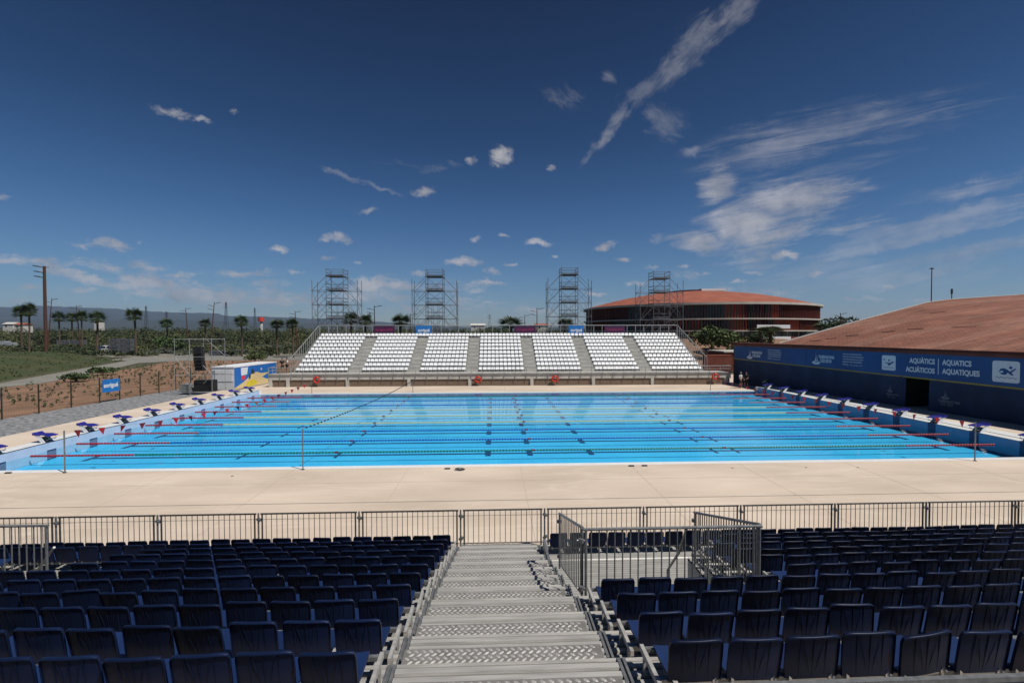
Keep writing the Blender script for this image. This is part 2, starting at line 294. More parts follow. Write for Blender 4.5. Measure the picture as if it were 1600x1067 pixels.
    band = blobs([(60,412,140,15,-2,.9),(125,424,70,16,-12,1.),(160,436,100,16,-12,1.),(260,447,150,26,-6,1.05),(330,463,220,26,-3,1.1),(430,468,170,24,-2,1.),(180,416,100,14,-8,.7),(240,418,70,13,-6,.7),(80,452,40,10,0,.6),(575,462,130,26,0,.9),(600,446,90,24,0,.9),(700,452,140,26,0,.62),(680,480,200,22,0,.6),(180,388,80,13,-8,.75),(395,430,90,12,0,.7),(20,317,50,10,0,.7),(1190,455,160,24,0,.5),(900,485,260,20,0,.45)])
    nz = noise(40, 6, .74, .6, 0, (1,1.6,1)); nb = noise(22, 6, .72, .5, -4, (1,2.6,1))
    a1 = math_('MULTIPLY', math_('MULTIPLY', mrange(cum,.02,.5,0,1,True), .95), mrange(math_('ADD', math_('MULTIPLY', cum, .42), nz), .56, 1.0, 0, 1))
    a2 = math_('MULTIPLY', math_('MULTIPLY', mrange(band,.02,.25,0,1,True), .74), mrange(math_('ADD', math_('MULTIPLY', band, .36), nb), .56, .92, 0, 1, True))
    # cirrus, each family with its own streak direction
    def cir(lst, rot, sc, st, lo, hi, k, dist=.4):
        n = noise(sc, 6, .70, dist, rot, st); b = blobs(lst); return math_('MULTIPLY', math_('MULTIPLY', mrange(b,.0,.35,0,1,True), k), mrange(math_('ADD', math_('MULTIPLY', b, .5), n), lo, hi, 0, 1, True))
    c1 = cir([(1150,20,110,40,45,.9),(1095,60,110,52,42,1.),(1050,110,90,34,40,1.05),(1005,145,70,26,35,1.),(970,180,56,24,62,1.),(947,215,56,20,58,.95),(918,250,36,11,45,.85)], 46, 13, (1,3.,1), .60, 1.24, .42, .8)
    c2 = cir([(1045,190,70,44,-20,1.),(1082,235,36,16,20,1.1),(952,122,22,30,0,.75),(880,155,66,34,-20,.65),(1020,178,30,20,0,1.)], -35, 13, (1,2.2,1), .60, 1.24, .44, 1.)
    c3 = cir([(1240,310,190,52,8,1.05),(1175,350,120,66,-8,1.2),(1128,290,56,50,35,1.),(1290,296,150,26,7,.95),(1100,378,90,30,-8,.95),(1230,360,150,30,14,.95),(1180,400,100,40,0,.62),(1340,350,120,20,12,.6)], 12, 7.5, (1,6.5,1), .52, 1.14, .78, .8)
    c4 = cir([(1290,195,300,60,12,.72),(1210,230,220,60,10,.72),(1500,340,340,30,14,1.),(1440,372,330,20,12,1.),(1540,392,260,24,11,1.),(1550,285,200,24,12,.75),(1360,430,300,60,5,.7),(1500,420,220,50,6,.7),(1430,180,280,60,12,.5),(1300,260,300,40,10,.45)], 12, 4.2, (1,11,1), .55, 1.06, .36, .7)
    c5 = cir([(545,280,80,8,-20,1.),(600,298,50,7,-20,1.),(1030,372,30,16,35,.8),(680,268,70,16,10,.5),(640,262,160,14,-10,.4)], -20, 12, (1,3,1), .62, 1.02, .30)
    def scr(a, b): return math_('SUBTRACT', math_('ADD', a, b), math_('MULTIPLY', a, b))
    al = a1
    for x in (a2, c1, c2, c3, c4, c5): al = scr(al, x)
    al = math_('MULTIPLY', al, front); al = math_('MULTIPLY', al, mrange(v, .0, .03))
    # polarised, contrasty blue: deepens with height
    grad = N.new('ShaderNodeValToRGB'); e = grad.color_ramp.elements
    e[0].position = 0.; e[0].color = (.62,.68,.76,1); e[1].position = 1.; e[1].color = (.06,.105,.18,1)
    for p, c in ((.08,(.38,.53,.70)), (.23,(.205,.375,.56)), (.37,(.105,.235,.385)), (.58,(.055,.125,.23))): k = e.new(p); k.color = (*c,1)
    L.new(sp.outputs['Z'], grad.inputs[0])
    mu = N.new('ShaderNodeMix'); mu.data_type = 'RGBA'; mu.blend_type = 'MULTIPLY'; mu.inputs['Factor'].default_value = 1; L.new(sky.outputs[0], mu.inputs['A']); L.new(grad.outputs[0], mu.inputs['B'])
    # cloud radiance: bright tops, greyer bases
    shade = mrange(noise(9, 5, .55, .2), .35, .7)
    cc = N.new('ShaderNodeMix'); cc.data_type = 'RGBA'; cc.inputs['A'].default_value = (5.6,5.4,5.5,1); cc.inputs['B'].default_value = (2.3,2.45,2.9,1); L.new(shade, cc.inputs['Factor'])
    mx = N.new('ShaderNodeMix'); mx.data_type = 'RGBA'; L.new(al, mx.inputs['Factor']); L.new(mu.outputs['Result'], mx.inputs['A']); L.new(cc.outputs['Result'], mx.inputs['B'])
    L.new(mx.outputs['Result'], bg.inputs['Color'])
make_world(); S.world.cycles.sampling_method = 'NONE'
# ------------------------------------------------------------------ the pool and the ground
X0, X1, Y0, Y1 = -22.945, 27.055, 20.96, 45.96
LANE = [Y0+1.25+2.5*i for i in range(10)]
def ring_sheet(mb, x0, x1, y0, y1, hx0, hx1, hy0, hy1, z):
    mb.sheet(x0, x1, y0, hy0, z); mb.sheet(x0, x1, hy1, y1, z); mb.sheet(x0, hx0, hy0, hy1, z); mb.sheet(hx1, x1, hy0, hy1, z)
g = MB(); ring_sheet(g, -12000, 12000, -3000, 16000, X0-.5, X1+.5, Y0-.4, Y1+.4, -.06); tag(g.build('ground', 'terrain'), kind='structure')
g = MB(); ring_sheet(g, -26.8, 44, -8, 64, X0-.9, X1+.9, Y0-.38, Y1+.35, 0.); tag(g.build('pool_deck', 'deck'), kind='structure')
g = MB(); g.box(-26.8, X0-.9, Y0-2, Y1+.35, .002, .375); g.box(X1+1.9, 33.4, Y0-.1, Y1+1.5, .002, .375); tag(g.build('raised_deck', 'deck'), kind='structure')
g = MB()
for y in (16.4, 15.05): g.box(-26, 34, y, y+.035, .001, .006)
tag(g.build('drain_line', 'path'), kind='structure')
g = MB()
for k in range(-5,7): g.box(k*5.+1.2, k*5.+1.215, 12.9, Y0-.4, .0008, .0035)
g.box(-26, 34, 18.6, 18.615, .0008, .0035)
for k in range(-5,6): g.box(k*5.+1.2, k*5.+1.22, Y1+.36, 51.7, .0008, .0035)
tag(g.build('deck_joint', 'deck_seam'), kind='structure')
g = MB()  # white kerb all round: flush along the sides, raised header walls at the ends
g.box(X0-.9, X1+.9, Y0-.38, Y0, -.6, .006); g.box(X0, X1, Y1, Y1+.35, -.6, .006)
for a, b in ((X0-.9, X0), (X1, X1+1.9)):
    g.box(a, b, Y0, Y1+.35, -.6, .38)
tag(g.build('pool_kerb', 'white_tile'), kind='structure')
g = MB(); g.box(X0-.06, X0+.012, Y0, Y1, .383, .40); g.box(X1-.012, X1+.05, Y0, Y1, .383, .395); g.box(X1+.80, X1+.86, Y0, Y1, .383, .392)
tag(g.build('overflow_grating_strip', 'galv_dark'), kind='structure')
g = MB(); zb = lambda y: -.52 + (y-Y0)*.004
g.add([(X0,Y0,zb(Y0)),(X1,Y0,zb(Y0)),(X1,Y1,zb(Y1)),(X0,Y1,zb(Y1))], [(0,1,2,3)]); tag(g.build('pool_floor', 'pool_tile'), kind='structure')
g = MB()
g.box(X0+.001, X0+.006, Y0, Y1, -.6, .372); tag(g.build('pool_end_wall_tiles', 'wall_tile'), kind='structure')
g = MB(); g.box(X1-.006, X1-.001, Y0, Y1, -.6, .372); tag(g.build('pool_end_wall_tiles', 'end_tile'), kind='structure')
g = MB(); g.box(X0+.01, X1-.01, Y1-.006, Y1-.001, -.6, -.10); g.box(X0+.01, X1-.01, Y0+.001, Y0+.006, -.6, -.10); tag(g.build('pool_side_wall_tiles', 'deep_tile'), kind='structure')
g = MB()
for y in LANE:
    z = zb(y)+.006
    def strip(x0, x1, a, b, dz=0.): g.add([(x0,a,zb(a)+.006+dz),(x1,a,zb(a)+.006+dz),(x1,b,zb(b)+.006+dz),(x0,b,zb(b)+.006+dz)], [(0,1,2,3)])
    strip(X0+2, X1-2, y-.125, y+.125)
    for x in (X0+2, X1-2): strip(x-.125, x+.125, y-.5, y+.5, .004)
    for x in (-13.3,-8.3,-.3,1.95,5.25,12.1,13.3): strip(x-(.15 if abs(x) < 6 else .08), x+(.15 if abs(x) < 6 else .08), y-.5, y+.5, .004)
tag(g.build('lane_markings', 'lane_mark'), kind='structure')
g = MB()
for y in LANE:
    for x, s in ((X0+.006,1), (X1-.006,-1)): g.box(min(x,x+s*.006), max(x,x+s*.006), y-.25, y+.25, -.5, .372 if s < 0 else .0)
tag(g.build('wall_target_markings', 'lane_mark'), kind='structure')
g = MB(); g.sheet(X0+.007, X1-.007, Y0, Y1, -.035); tag(g.build('water', 'water'), kind='structure')
# lane ropes
def beads(x0, x1, r=.052, pitch=.16):
    pr = [(r*.35, x0)]; x = x0
    while x < x1-pitch: pr += [(r, x+.02), (r, x+pitch*.68), (r*.35, x+pitch*.70), (r*.35, x+pitch)]; x += pitch
    g = MB(); g.lathe(pr, 7, 'x'); return g
rope_cols = ['green']+['blue']*2+['yellow']*3+['blue']*2+['green']
rl = ['green lane rope closest to the barrier', 'blue lane rope just beyond the first green one', 'second blue lane rope, before the first yellow one', 'first of the three yellow lane ropes, next to blue', 'middle one of the three yellow lane ropes',
 'last of the three yellow lane ropes, next to the distant blue ones', 'blue lane rope just behind the last yellow one', 'blue lane rope next to the distant green one', 'green lane rope closest to the white seats']
red_m = beads(0, 5.); mid_m = beads(0, 39.7); mk_m = MB(); mk_m.lathe([(.02,-.10),(.054,-.09),(.054,.09),(.02,.10)], 8, 'x')
protos = {}
for i, c in enumerate(rope_cols):
    t = thing('lane_rope', rl[i], 'lane rope', (X0, Y0+2.5*(i+1), -.02), group='lane ropes across the pool')
    if not protos:
        protos['red'] = red_m.build('red_float_section', 'red_plastic', t); protos['mid'] = mid_m.build('coloured_float_section', 'blue_float', t); protos['mk'] = mk_m.build('marker_float', 'dark_red', t)
        a, b, k = protos['red'], protos['mid'], protos['mk']; first = True
    else:
        first = False; a = protos['red'].copy(); b = protos['mid'].copy(); k = protos['mk'].copy()
        for o in (a, b, k): COL.objects.link(o); o.parent = t
    a.location = (.15,0,0); b.location = (5.15,0,0); k.location = (15.,0,0)
    b.material_slots[0].link = 'OBJECT'; b.material_slots[0].material = M[{'green':'green_float','blue':'blue_float','yellow':'yellow_float'}[c]]
    a2 = a.copy(); COL.objects.link(a2); a2.parent = t; a2.location = (44.85,0,0)
    for x in (25., 35.): k2 = k.copy(); COL.objects.link(k2); k2.parent = t; k2.location = (x,0,0)
# starting blocks
def make_block():
    t = thing('starting_block', 'x', 'starting block', (0,0,.38), group='starting blocks')
    g = MB(); g.box(-.42,.10,-.26,.26,.40,.43); g.hexa([(.10,-.26,.40),(.40,-.26,.33),(.40,.26,.33),(.10,.26,.40)], [(.10,-.26,.43),(.40,-.26,.36),(.40,.26,.36),(.10,.26,.43)])
    g.hexa([(-.42,-.26,.43),(-.28,-.26,.43),(-.28,.26,.43),(-.42,.26,.43)], [(-.44,-.26,.53),(-.40,-.26,.53),(-.40,.26,.53),(-.44,.26,.53)]); g.build('platform', 'blue_block', t)
    for s in (-1, 1):
        g = MB(); y = s*.22
        g.hexa([(-.02,y-.015,0),(.20,y-.015,0),(.20,y+.015,0),(-.02,y+.015,0)], [(-.34,y-.015,.395),(-.12,y-.015,.395),(-.12,y+.015,.395),(-.34,y+.015,.395)]); g.build('side_plate', 'white_paint', t)
    g = MB(); g.box(-.05,.02,-.2,.2,.03,.30); g.build('pedestal', 'galv_dark', t)
    g = MB()
    for y in (-.2,.2): g.path([(.18,y,.36),(.33,y,.30),(.34,y,.18),(.22,y,.14)], .014, 6)
    g.tube((.34,-.2,.2),(.34,.2,.2),.014); g.build('backstroke_handle', 'steel', t)
    return t
bp = make_block(); note_kids(bp); first = True
for i, y in enumerate(LANE):
    for side, x in (('container', X0-.28), ('banner wall', X1+.28)):
        lab = 'blue topped starting block on the %s side, %s from the barrier' % (side, ORD[i+1])
        if first: o = bp; o.location = (x,y,.38); o['label'] = lab; first = False
        else: o = dup(bp, (x,y,.38), 0 if side == 'container' else math.pi, lab)
# flag poles and lines
def pole(loc, h, lab):
    t = thing('flag_pole', lab, 'pole', loc, group='slim steel poles beside the pool')
    g = MB(); g.tube((0,0,0),(0,0,h),.028,8); g.build('shaft', 'galv', t); g = MB(); g.lathe([(.001,.02),(.07,.02),(.07,0)], 10); g.build('base_plate', 'galv_dark', t)
pole((-18.5,20.5,0), 1.83, 'slim steel pole holding red pennants at the near kerb, container end')
pole((-8.4,20.5,0), 1.83, 'slim steel pole holding the beaded recall line at the near kerb')
pole((22.45,20.45,0), 1.83, 'slim steel pole at the near kerb below the banner wall')
pole((-18.1,46.5,0), 1.2, 'slim far pole in front of the seat block nearest the container')
pole((-8.1,46.5,0), 1.2, 'slim far pole where the beaded line ends')
pole((22.4,46.5,0), 1.3, 'slim far pole close to the standing people')
def sag(p, q, d, n): return [Vector(p).lerp(Vector(q), k/n) - Vector((0,0,4*d*(k/n)*(1-k/n))) for k in range(n+1)]
for (p, q, d, lab, sd) in (((-18.5,20.5,1.8),(-18.1,46.5,1.2),.72,'string of red pennants over the lanes at the container end',3), ((22.45,20.45,1.8),(22.4,46.5,1.3),.28,'string of red pennants over the lanes at the banner wall end',5)):
    t = thing('pennant_line', lab, 'bunting', p, group='backstroke pennant lines'); pts = sag(p, q, d, 42); g = MB(); g.path(pts, .004, 4); g.build('cord', 'galv', t, world=True); rr = random.Random(sd)
    for k in range(1, 41, 2):
        a = pts[k]; tw = rr.uniform(-.2,1.1) if sd == 3 else rr.uniform(-.35,.35); w = .14
        c, s_ = math.cos(tw), math.sin(tw); sw = rr.uniform(-.12,.2) if sd == 3 else rr.uniform(-.05,.05)
        g = MB(); n = Vector((-s_,c,0))*.003; A = a+Vector((c*w,s_*w,0)); B = a-Vector((c*w,s_*w,0)); Cc = a+Vector((sw,.05*sw,-.33))
        g.add([A+n,B+n,Cc+n,A-n,B-n,Cc-n], [(0,1,2),(5,4,3),(0,3,4,1),(1,4,5,2),(2,5,3,0)]); g.build('pennant', 'dark_red' if k % 4 == 1 or rr.random() < .3 else 'red_plastic', t, world=True)
t = thing('recall_line', 'thin line of black beads sagging across the pool', 'beaded line', (-8.4,20.5,1.8)); pts = sag((-8.4,20.5,1.8),(-8.1,46.5,1.2),.22,60); g = MB(); g.path(pts,.005,4); g.build('cord','galv_dark',t,world=True)
g = MB()
for p in pts[1:-1]: g.lathe([(.001,-.045),(.045,-.02),(.045,.02),(.001,.045)], 7, c=p)
tag(g.build('bead_chain','black',t,world=True), kind='stuff')
# ------------------------------------------------------------------ near grandstand
def LV(n): return 2.885 - .263*n
def DY(n): return 3.55 + .8*n
GS = thing('grandstand', 'aluminium grandstand of grooved planks holding the navy seats', 'grandstand', (0,0,0))
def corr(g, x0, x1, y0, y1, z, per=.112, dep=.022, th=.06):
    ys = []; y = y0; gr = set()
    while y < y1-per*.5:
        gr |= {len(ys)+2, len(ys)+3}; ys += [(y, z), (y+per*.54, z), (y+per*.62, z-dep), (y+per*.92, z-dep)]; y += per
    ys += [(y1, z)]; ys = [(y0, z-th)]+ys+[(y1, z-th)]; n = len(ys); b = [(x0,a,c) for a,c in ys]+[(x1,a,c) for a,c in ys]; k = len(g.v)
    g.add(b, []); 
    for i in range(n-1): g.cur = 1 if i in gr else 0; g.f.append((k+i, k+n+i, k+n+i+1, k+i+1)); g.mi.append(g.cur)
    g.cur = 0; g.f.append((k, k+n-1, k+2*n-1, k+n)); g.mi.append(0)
AX0, AX1 = -.92, 1.18     # stairs between the two banks
VX0, VX1, VD0 = 1.36, 4.3, 4   # sunk entrance in the bank on the right: rows 4..9
UX1, UD = -7.75, (6, 8)        # sunk entrance in the bank on the left: rows 6..8
for n in range(-3, 11):
    y0, y1, z = DY(n), DY(n)+.79, LV(n)
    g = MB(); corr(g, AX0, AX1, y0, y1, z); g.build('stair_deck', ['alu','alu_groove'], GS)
    xl0 = UX1 if UD[0] <= n <= UD[1] else -19.
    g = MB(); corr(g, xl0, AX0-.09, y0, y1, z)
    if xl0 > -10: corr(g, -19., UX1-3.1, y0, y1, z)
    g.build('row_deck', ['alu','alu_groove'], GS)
    xr0 = (VX1 if n < 8 else 5.3) if VD0 <= n <= 9 else AX1+.09
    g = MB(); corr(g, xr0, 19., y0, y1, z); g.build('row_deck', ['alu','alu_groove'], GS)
    for xa, xb in ((AX0-.085, AX0-.005), (AX1+.005, AX1+.085)):
        g = MB(); g.box(xa, xa+.03, y0, y1, z-.06, z+.004); g.box(xb-.03, xb, y0, y1, z-.06, z+.004); g.box(xa+.03, xb-.03, y0, y1, z-.06, z-.02); g.build('edge_rail', 'galv', GS)
hs = MB(); w = AX1-.03-AX0; hs.box(0, w-.04, 0, .385, -.10, 0); hs.cur = 1
for j in range(7):
    for i in range(int(w/.076)+1):
        cx, cy = .045+i*.076+(.038 if j % 2 else 0), .035+j*.0525; a = .036; b = .0155; th = .7 if j % 2 else -.7
        if cx > w-.09: continue
        c, s_ = math.cos(th), math.sin(th); P = [(cx+c*px-s_*py, cy+s_*px+c*py) for px, py in ((-a,0),(-a*.4,-b),(a*.4,-b),(a,0),(a*.4,b),(-a*.4,b))]
        hs.add([(x,y,.0005) for x,y in P]+[(cx-c*a*.4,cy-s_*a*.4,.008),(cx+c*a*.4,cy+s_*a*.4,.008)], [(0,1,6),(1,2,7,6),(2,3,7),(3,4,7),(4,5,6,7),(5,0,6)])
h0 = hs.build('half_step', ['checker_plate','lozenge'], GS)
for n in range(-2, 11):
    o = h0 if n == -2 else h0.copy()
    if n > -2: COL.objects.link(o); o.parent = GS
    o.location = (AX0+.0, DY(n)+.795, LV(n)-.128)
# seat beams with end brackets
def seat_spans(n):
    r = [(1.44, 18.2)] if n < VD0 or n == 10 else [(4.55 if n < 8 else 5.55, 18.2)]
    l = [(-18.0, -1.1)] if not UD[0] <= n <= UD[1] else [(-18.0, UX1-3.2), (-7.62, -1.1)]
    return l, r
for n in range(-1, 11):
    z = LV(n)+.21; yb = 3.75+.8*n; l, r = seat_spans(n)
    for a, b in l+r:
        g = MB(); g.box(a-.03, b+.05, yb+.02, yb+.07, z-.05, z); g.box(a-.03, b+.05, yb+.40, yb+.44, z-.04, z); g.build('seat_beam', 'galv', GS)
        for x in ([b+.052] if b < 0 else [a-.07]):
            g = MB(); g.box(x, x+.035, yb-.05, yb+.47, z-.052, z+.003); g.box(x+.003, x+.03, yb+.03, yb+.075, LV(n)+.001, z-.053); g.box(x+.004, x+.029, yb+.36, yb+.395, LV(n)+.001, z-.053); g.build('beam_bracket', 'alu', GS)
        if b < 0 or True:
            g = MB(); x = a+1.5
            while x < b: g.box(x, x+.03, yb+.03, yb+.06, LV(n)+.001, z-.051); x += 2.
            if len(g.v): tag(g.build('beam_post', 'galv', GS), kind='stuff')
# risers closing the levels, and the sunk entrances
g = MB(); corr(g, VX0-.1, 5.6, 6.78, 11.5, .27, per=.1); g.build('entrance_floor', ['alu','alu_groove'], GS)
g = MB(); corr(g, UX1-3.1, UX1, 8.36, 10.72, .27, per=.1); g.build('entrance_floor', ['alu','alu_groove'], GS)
g = MB(); g.box(VX1+.0, VX1+.04, 6.8, 11.5, .2, 2.55) if False else g.box(VX0-.12, VX0-.06, 6.75, 11.5, .2, .8); g.build('entrance_side', 'galv', GS)
g = MB()
for n in range(4,8): g.box(VX1+.005, VX1+.03, DY(n), DY(n)+.8, .2, LV(n)-.062)
g.build('entrance_side', 'alu', GS)
# navy seats
def navy_seat():
    t = thing('navy_seat', 'x', 'seat', group='navy seats of the near grandstand')
    nu, nv = 11, 8; g = MB()
    def P(i, j, k):
        u = -1+2*i/(nu-1); v = j/(nv-1); hw = .228*(1-.025*(1-v))*(1-.07*max(0,(v-.8)/.2)**2 if abs(u) > .85 else 1)
        z = .0+v*.395*(1-.035*abs(u)**7*(v > .9)); y = -.06*v - .020*(1-u*u) + k*.014
        return (hw*u, y, z)
    vs = [P(i,j,0) for j in range(nv) for i in range(nu)]; lip1 = [(x*1.01, y-.011, z+.001) for x,y,z in vs[-nu:]]; lip2 = [(x*1.01, y-.012, z-.016) for x,y,z in vs[-nu:]]
    g.add(vs, [(j*nu+i, j*nu+i+1, (j+1)*nu+i+1, (j+1)*nu+i) for j in range(nv-1) for i in range(nu-1)])
    g.add(vs[-nu:]+lip1+lip2, [(i,i+1,nu+i+1,nu+i) for i in range(nu-1)]+[(nu+i,nu+i+1,2*nu+i+1,2*nu+i) for i in range(nu-1)])
    fr = [P(i,j,1) for j in range(nv) for i in range(nu)]
    g.add(fr, [(j*nu+i, (j+1)*nu+i, (j+1)*nu+i+1, j*nu+i+1) for j in range(nv-1) for i in range(nu-1)])
    g.add(vs[-nu:]+fr[-nu:], [(i,nu+i,nu+i+1,i+1) for i in range(nu-1)])
    for i in (0, nu-1):
        a = [vs[j*nu+i] for j in range(nv)]; b = [fr[j*nu+i] for j in range(nv)]; o_ = [(x+(.002 if i else -.002), y-.012, z) for x,y,z in a]
        g.add(a+b, [(j,j+1,nv+j+1,nv+j) for j in range(nv-1)]); g.add(a+o_, [(j,j+1,nv+j+1,nv+j) for j in range(nv-1)])
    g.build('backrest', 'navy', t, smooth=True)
    rb = MB()
    for u in (-.52,0,.52):
        pts = [(.215*u*(1-.025*(1-v)), -.06*v-.020*(1-u*u)-.001, .02+v*.35) for v in (0,.25,.5,.75,1)]; rb.path(pts, .0035, 4)
    for u in (-1,1): rb.path([(u*.02,-.022,.03),(u*.05,-.051,.19),(u*.085,-.075,.34)], .0022, 4)
    rb.build('backrest_rib', 'navy', t)
    g = MB(); n = 7; top = []; 
    for j in range(4):
        yy = .0+j*.135; zz = .03 - .018*math.sin(j/3*math.pi) + (.0 if j < 3 else -.008)
        top += [(.205*(-1+2*i/(n-1)), yy, zz+.012*abs(-1+2*i/(n-1))**3) for i in range(n)]
    g.add(top, [(j*n+i, j*n+i+1, (j+1)*n+i+1, (j+1)*n+i) for j in range(3) for i in range(n-1)]); bot = [(x,y,z-.03) for x,y,z in top]
    g.add(bot, [(j*n+i, (j+1)*n+i, (j+1)*n+i+1, j*n+i+1) for j in range(3) for i in range(n-1)])
    e = [j*n for j in range(4)]+[3*n+i for i in range(1,n)]+[j*n+n-1 for j in (2,1,0)]; g.add([top[k] for k in e]+[bot[k] for k in e], [(i,i+1,len(e)+i+1,len(e)+i) for i in range(len(e)-1)])
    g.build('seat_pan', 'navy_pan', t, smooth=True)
    g = MB()
    for s in (-.17,.17): g.box(s-.012, s+.012, -.01, .04, -.05, .035)
    g.tube((.185,-.01,.0),(.185,-.035,.012),.009,6); g.box(-.17,.19,.0,.02,-.03,-.015); g.build('bracket', 'steel', t)
    return t
ns = navy_seat(); note_kids(ns); first = True; rs = random.Random(3); n_navy = 0
CY = lambda x, y: y + x*math.tan(YAW)
for n in range(0, 11):
    l, r = seat_spans(n); y = 3.75+.8*n
    row = ORD[11-n]
    xs = []
    k = 0; x = -1.33
    while x > -1.085*y-.75:
        if not (UD[0] <= n <= UD[1] and UX1-3.2 < x-.25 and x < -7.6+.2 and x > UX1-3.2): xs.append((x, 'navy seat in the %s row up from the barrier, %s left of the stairs' % (row, ORD[k+1])))
        x -= .502; k += 1
    a = 1.68 if (n < VD0 or n == 10) else (4.79 if n < 8 else 5.79); k = 0; x = a
    while x < 1.215*y+.45:
        xs.append((x, 'navy seat in the %s row up from the barrier, %s right of the %s' % (row, ORD[k+1], 'stairs' if a < 2 else 'railed entrance'))); x += .502; k += 1
    for x, lab in xs:
        loc = (x, y, LV(n)+.215); rz = rs.gauss(0, .012)
        if first: o = ns; o.location = loc; o['label'] = lab; first = False
        else: o = dup(ns, loc, rz, lab)
        o.rotation_euler = (rs.gauss(0,.035), rs.gauss(0,.012), rz*1.8); n_navy += 1
        if n == 0 and 2.9 < x-a+.01 < 3.2: pass
        if n == 0 and abs(x-(1.68+.502*4)) < .05: o.rotation_euler = (0,-.10,.05)
print('navy seats', n_navy)
# ------------------------------------------------------------------ front barrier and guard rails
def rail_panel(name, label, x0, x1, y, zb, zt, group, m='galv_dark', step=.125, rb=.011, parent=None, p0=None, p1=None, clamps=True):
    """Panel from p0 to p1 (3-D foot points); zt above them."""
    p0 = Vector(p0 or (x0,y,zb)); p1 = Vector(p1 or (x1,y,zb)); h = zt
    t = parent or thing(name, label, 'barrier' if name == 'crowd_barrier' else 'railing', tuple(p0), group=group)
    d = p1-p0; L_ = d.length; n = max(2, int(round(L_/step))); U = Vector((0,0,1))
    g = MB(); g.tube(p0+U*.10, p1+U*.10, .014, 6); g.tube(p0+U*(h), p1+U*(h), .024, 8)
    for k in range(1, n): q = p0+d*(k/n); g.tube(q+U*.10, q+U*(h-.02), rb, 5)
    g.build('rail_frame', m, t, world=True)
    for q in (p0, p1):
        e = d.normalized()*(.04 if q is p0 else -.04); g = MB(); g.tube(q+e+U*0, q+e+U*(h-.01), .022, 8); g.build('post', m, t, world=True)
    if clamps:
        for q, s in ((p0,1),):
            for zz in (.25, h-.17):
                g = MB(); c = q+U*zz-d.normalized()*.03; g.tube(c-U*.03, c+U*.03, .045, 8); g.tube(c-d.normalized()*.07, c+d.normalized()*.07, .018, 6); g.build('clamp', 'galv', t, world=True)
    return t
bx = [-14.4,-11.72,-9.08,-6.41,-3.70,-.92,1.42,4.22,7.02,9.78,12.5,15.2,17.9]
for i in range(len(bx)-1):
    lab = 'grey tubular barrier panel with vertical bars, %s one along from the container side' % ORD[i+1]
    if i == 5: lab = 'grey tubular barrier panel closing the foot of the aluminium stairs'
    rail_panel('crowd_barrier', lab, bx[i]+.06, bx[i+1]-.06, 12.7, .08, 1.02, 'barrier panels between the seats and the pool', step=.14 if i != 5 else .145, rb=.009)
    g = MB(); g.tube((bx[i],12.7,.0),(bx[i],12.7,1.12),.024,8); g.tube((bx[i]-.06,12.7,.95),(bx[i]+.06,12.7,.95),.02,6); g.tube((bx[i],12.7,.92),(bx[i],12.7,.98),.045,8); g.tube((bx[i]-.06,12.7,.3),(bx[i]+.06,12.7,.3),.02,6); g.tube((bx[i],12.7,.27),(bx[i],12.7,.33),.045,8)
    o = g.build('barrier_post', 'galv', None); tag(o, 'upright steel tube between two barrier panels, %s from the container side' % ORD[i+1], 'post', 'upright tubes of the barrier')
Z = LV
a = Vector((1.38,6.98,Z(4))); b = Vector((4.2,6.98,Z(4))); c = Vector((1.38,9.55,Z(7)+.02)); d = Vector((4.2,9.4,Z(7)+.05))
rail_panel('guard_rail', 'dark steel railing across the top of the sunk entrance', 0,0,0,0, 1.16, 'railings of the sunk entrance', p0=a, p1=b, m='galv', rb=.011)
rail_panel('guard_rail', 'dark steel railing sloping down beside the stairs, casting a barred shadow', 0,0,0,0, 1.16, 'railings of the sunk entrance', p0=c, p1=a+Vector((0,.06,0)), m='galv', step=.17, rb=.009)
rail_panel('guard_rail', 'dark steel railing sloping down on the seat side of the sunk entrance', 0,0,0,0, 1.16, 'railings of the sunk entrance', p0=d, p1=b+Vector((0,.06,0)), m='galv', step=.10)
t = thing('handrail', 'single slanted handrail dropping into the sunk entrance behind the railings', 'handrail', (3.9,7.2,.9)); g = MB(); g.path([(3.1,7.2,2.9),(3.3,8.0,2.1),(3.6,9.3,1.1)],.022,8); g.build('rail','galv',t,world=True); g = MB(); g.tube((3.6,9.3,.27),(3.6,9.3,1.1),.022,8); g.build('post','galv',t,world=True)
a = Vector((UX1-3.1,8.45,Z(6))); b = Vector((UX1-.18,8.45,Z(6))); c = Vector((UX1-.08,10.7,Z(8)+.02))
rail_panel('guard_rail', 'steel railing above the sunk entrance at the picture edge', 0,0,0,0, 1.3, 'railings of the far off entrance', p0=a, p1=b, m='galv')
t = thing('handrail', 'bright slanted handrail behind the railing at the picture edge', 'handrail', (UX1-.8,8.8,1.)); g = MB(); g.path([(UX1-1.7,9.6,.95),(UX1-.32,8.7,2.1)],.02,8); g.build('rail','alu',t,world=True); g = MB(); g.tube((UX1-1.7,9.6,.27),(UX1-1.7,9.6,.95),.02,8); g.build('post','galv',t,world=True)
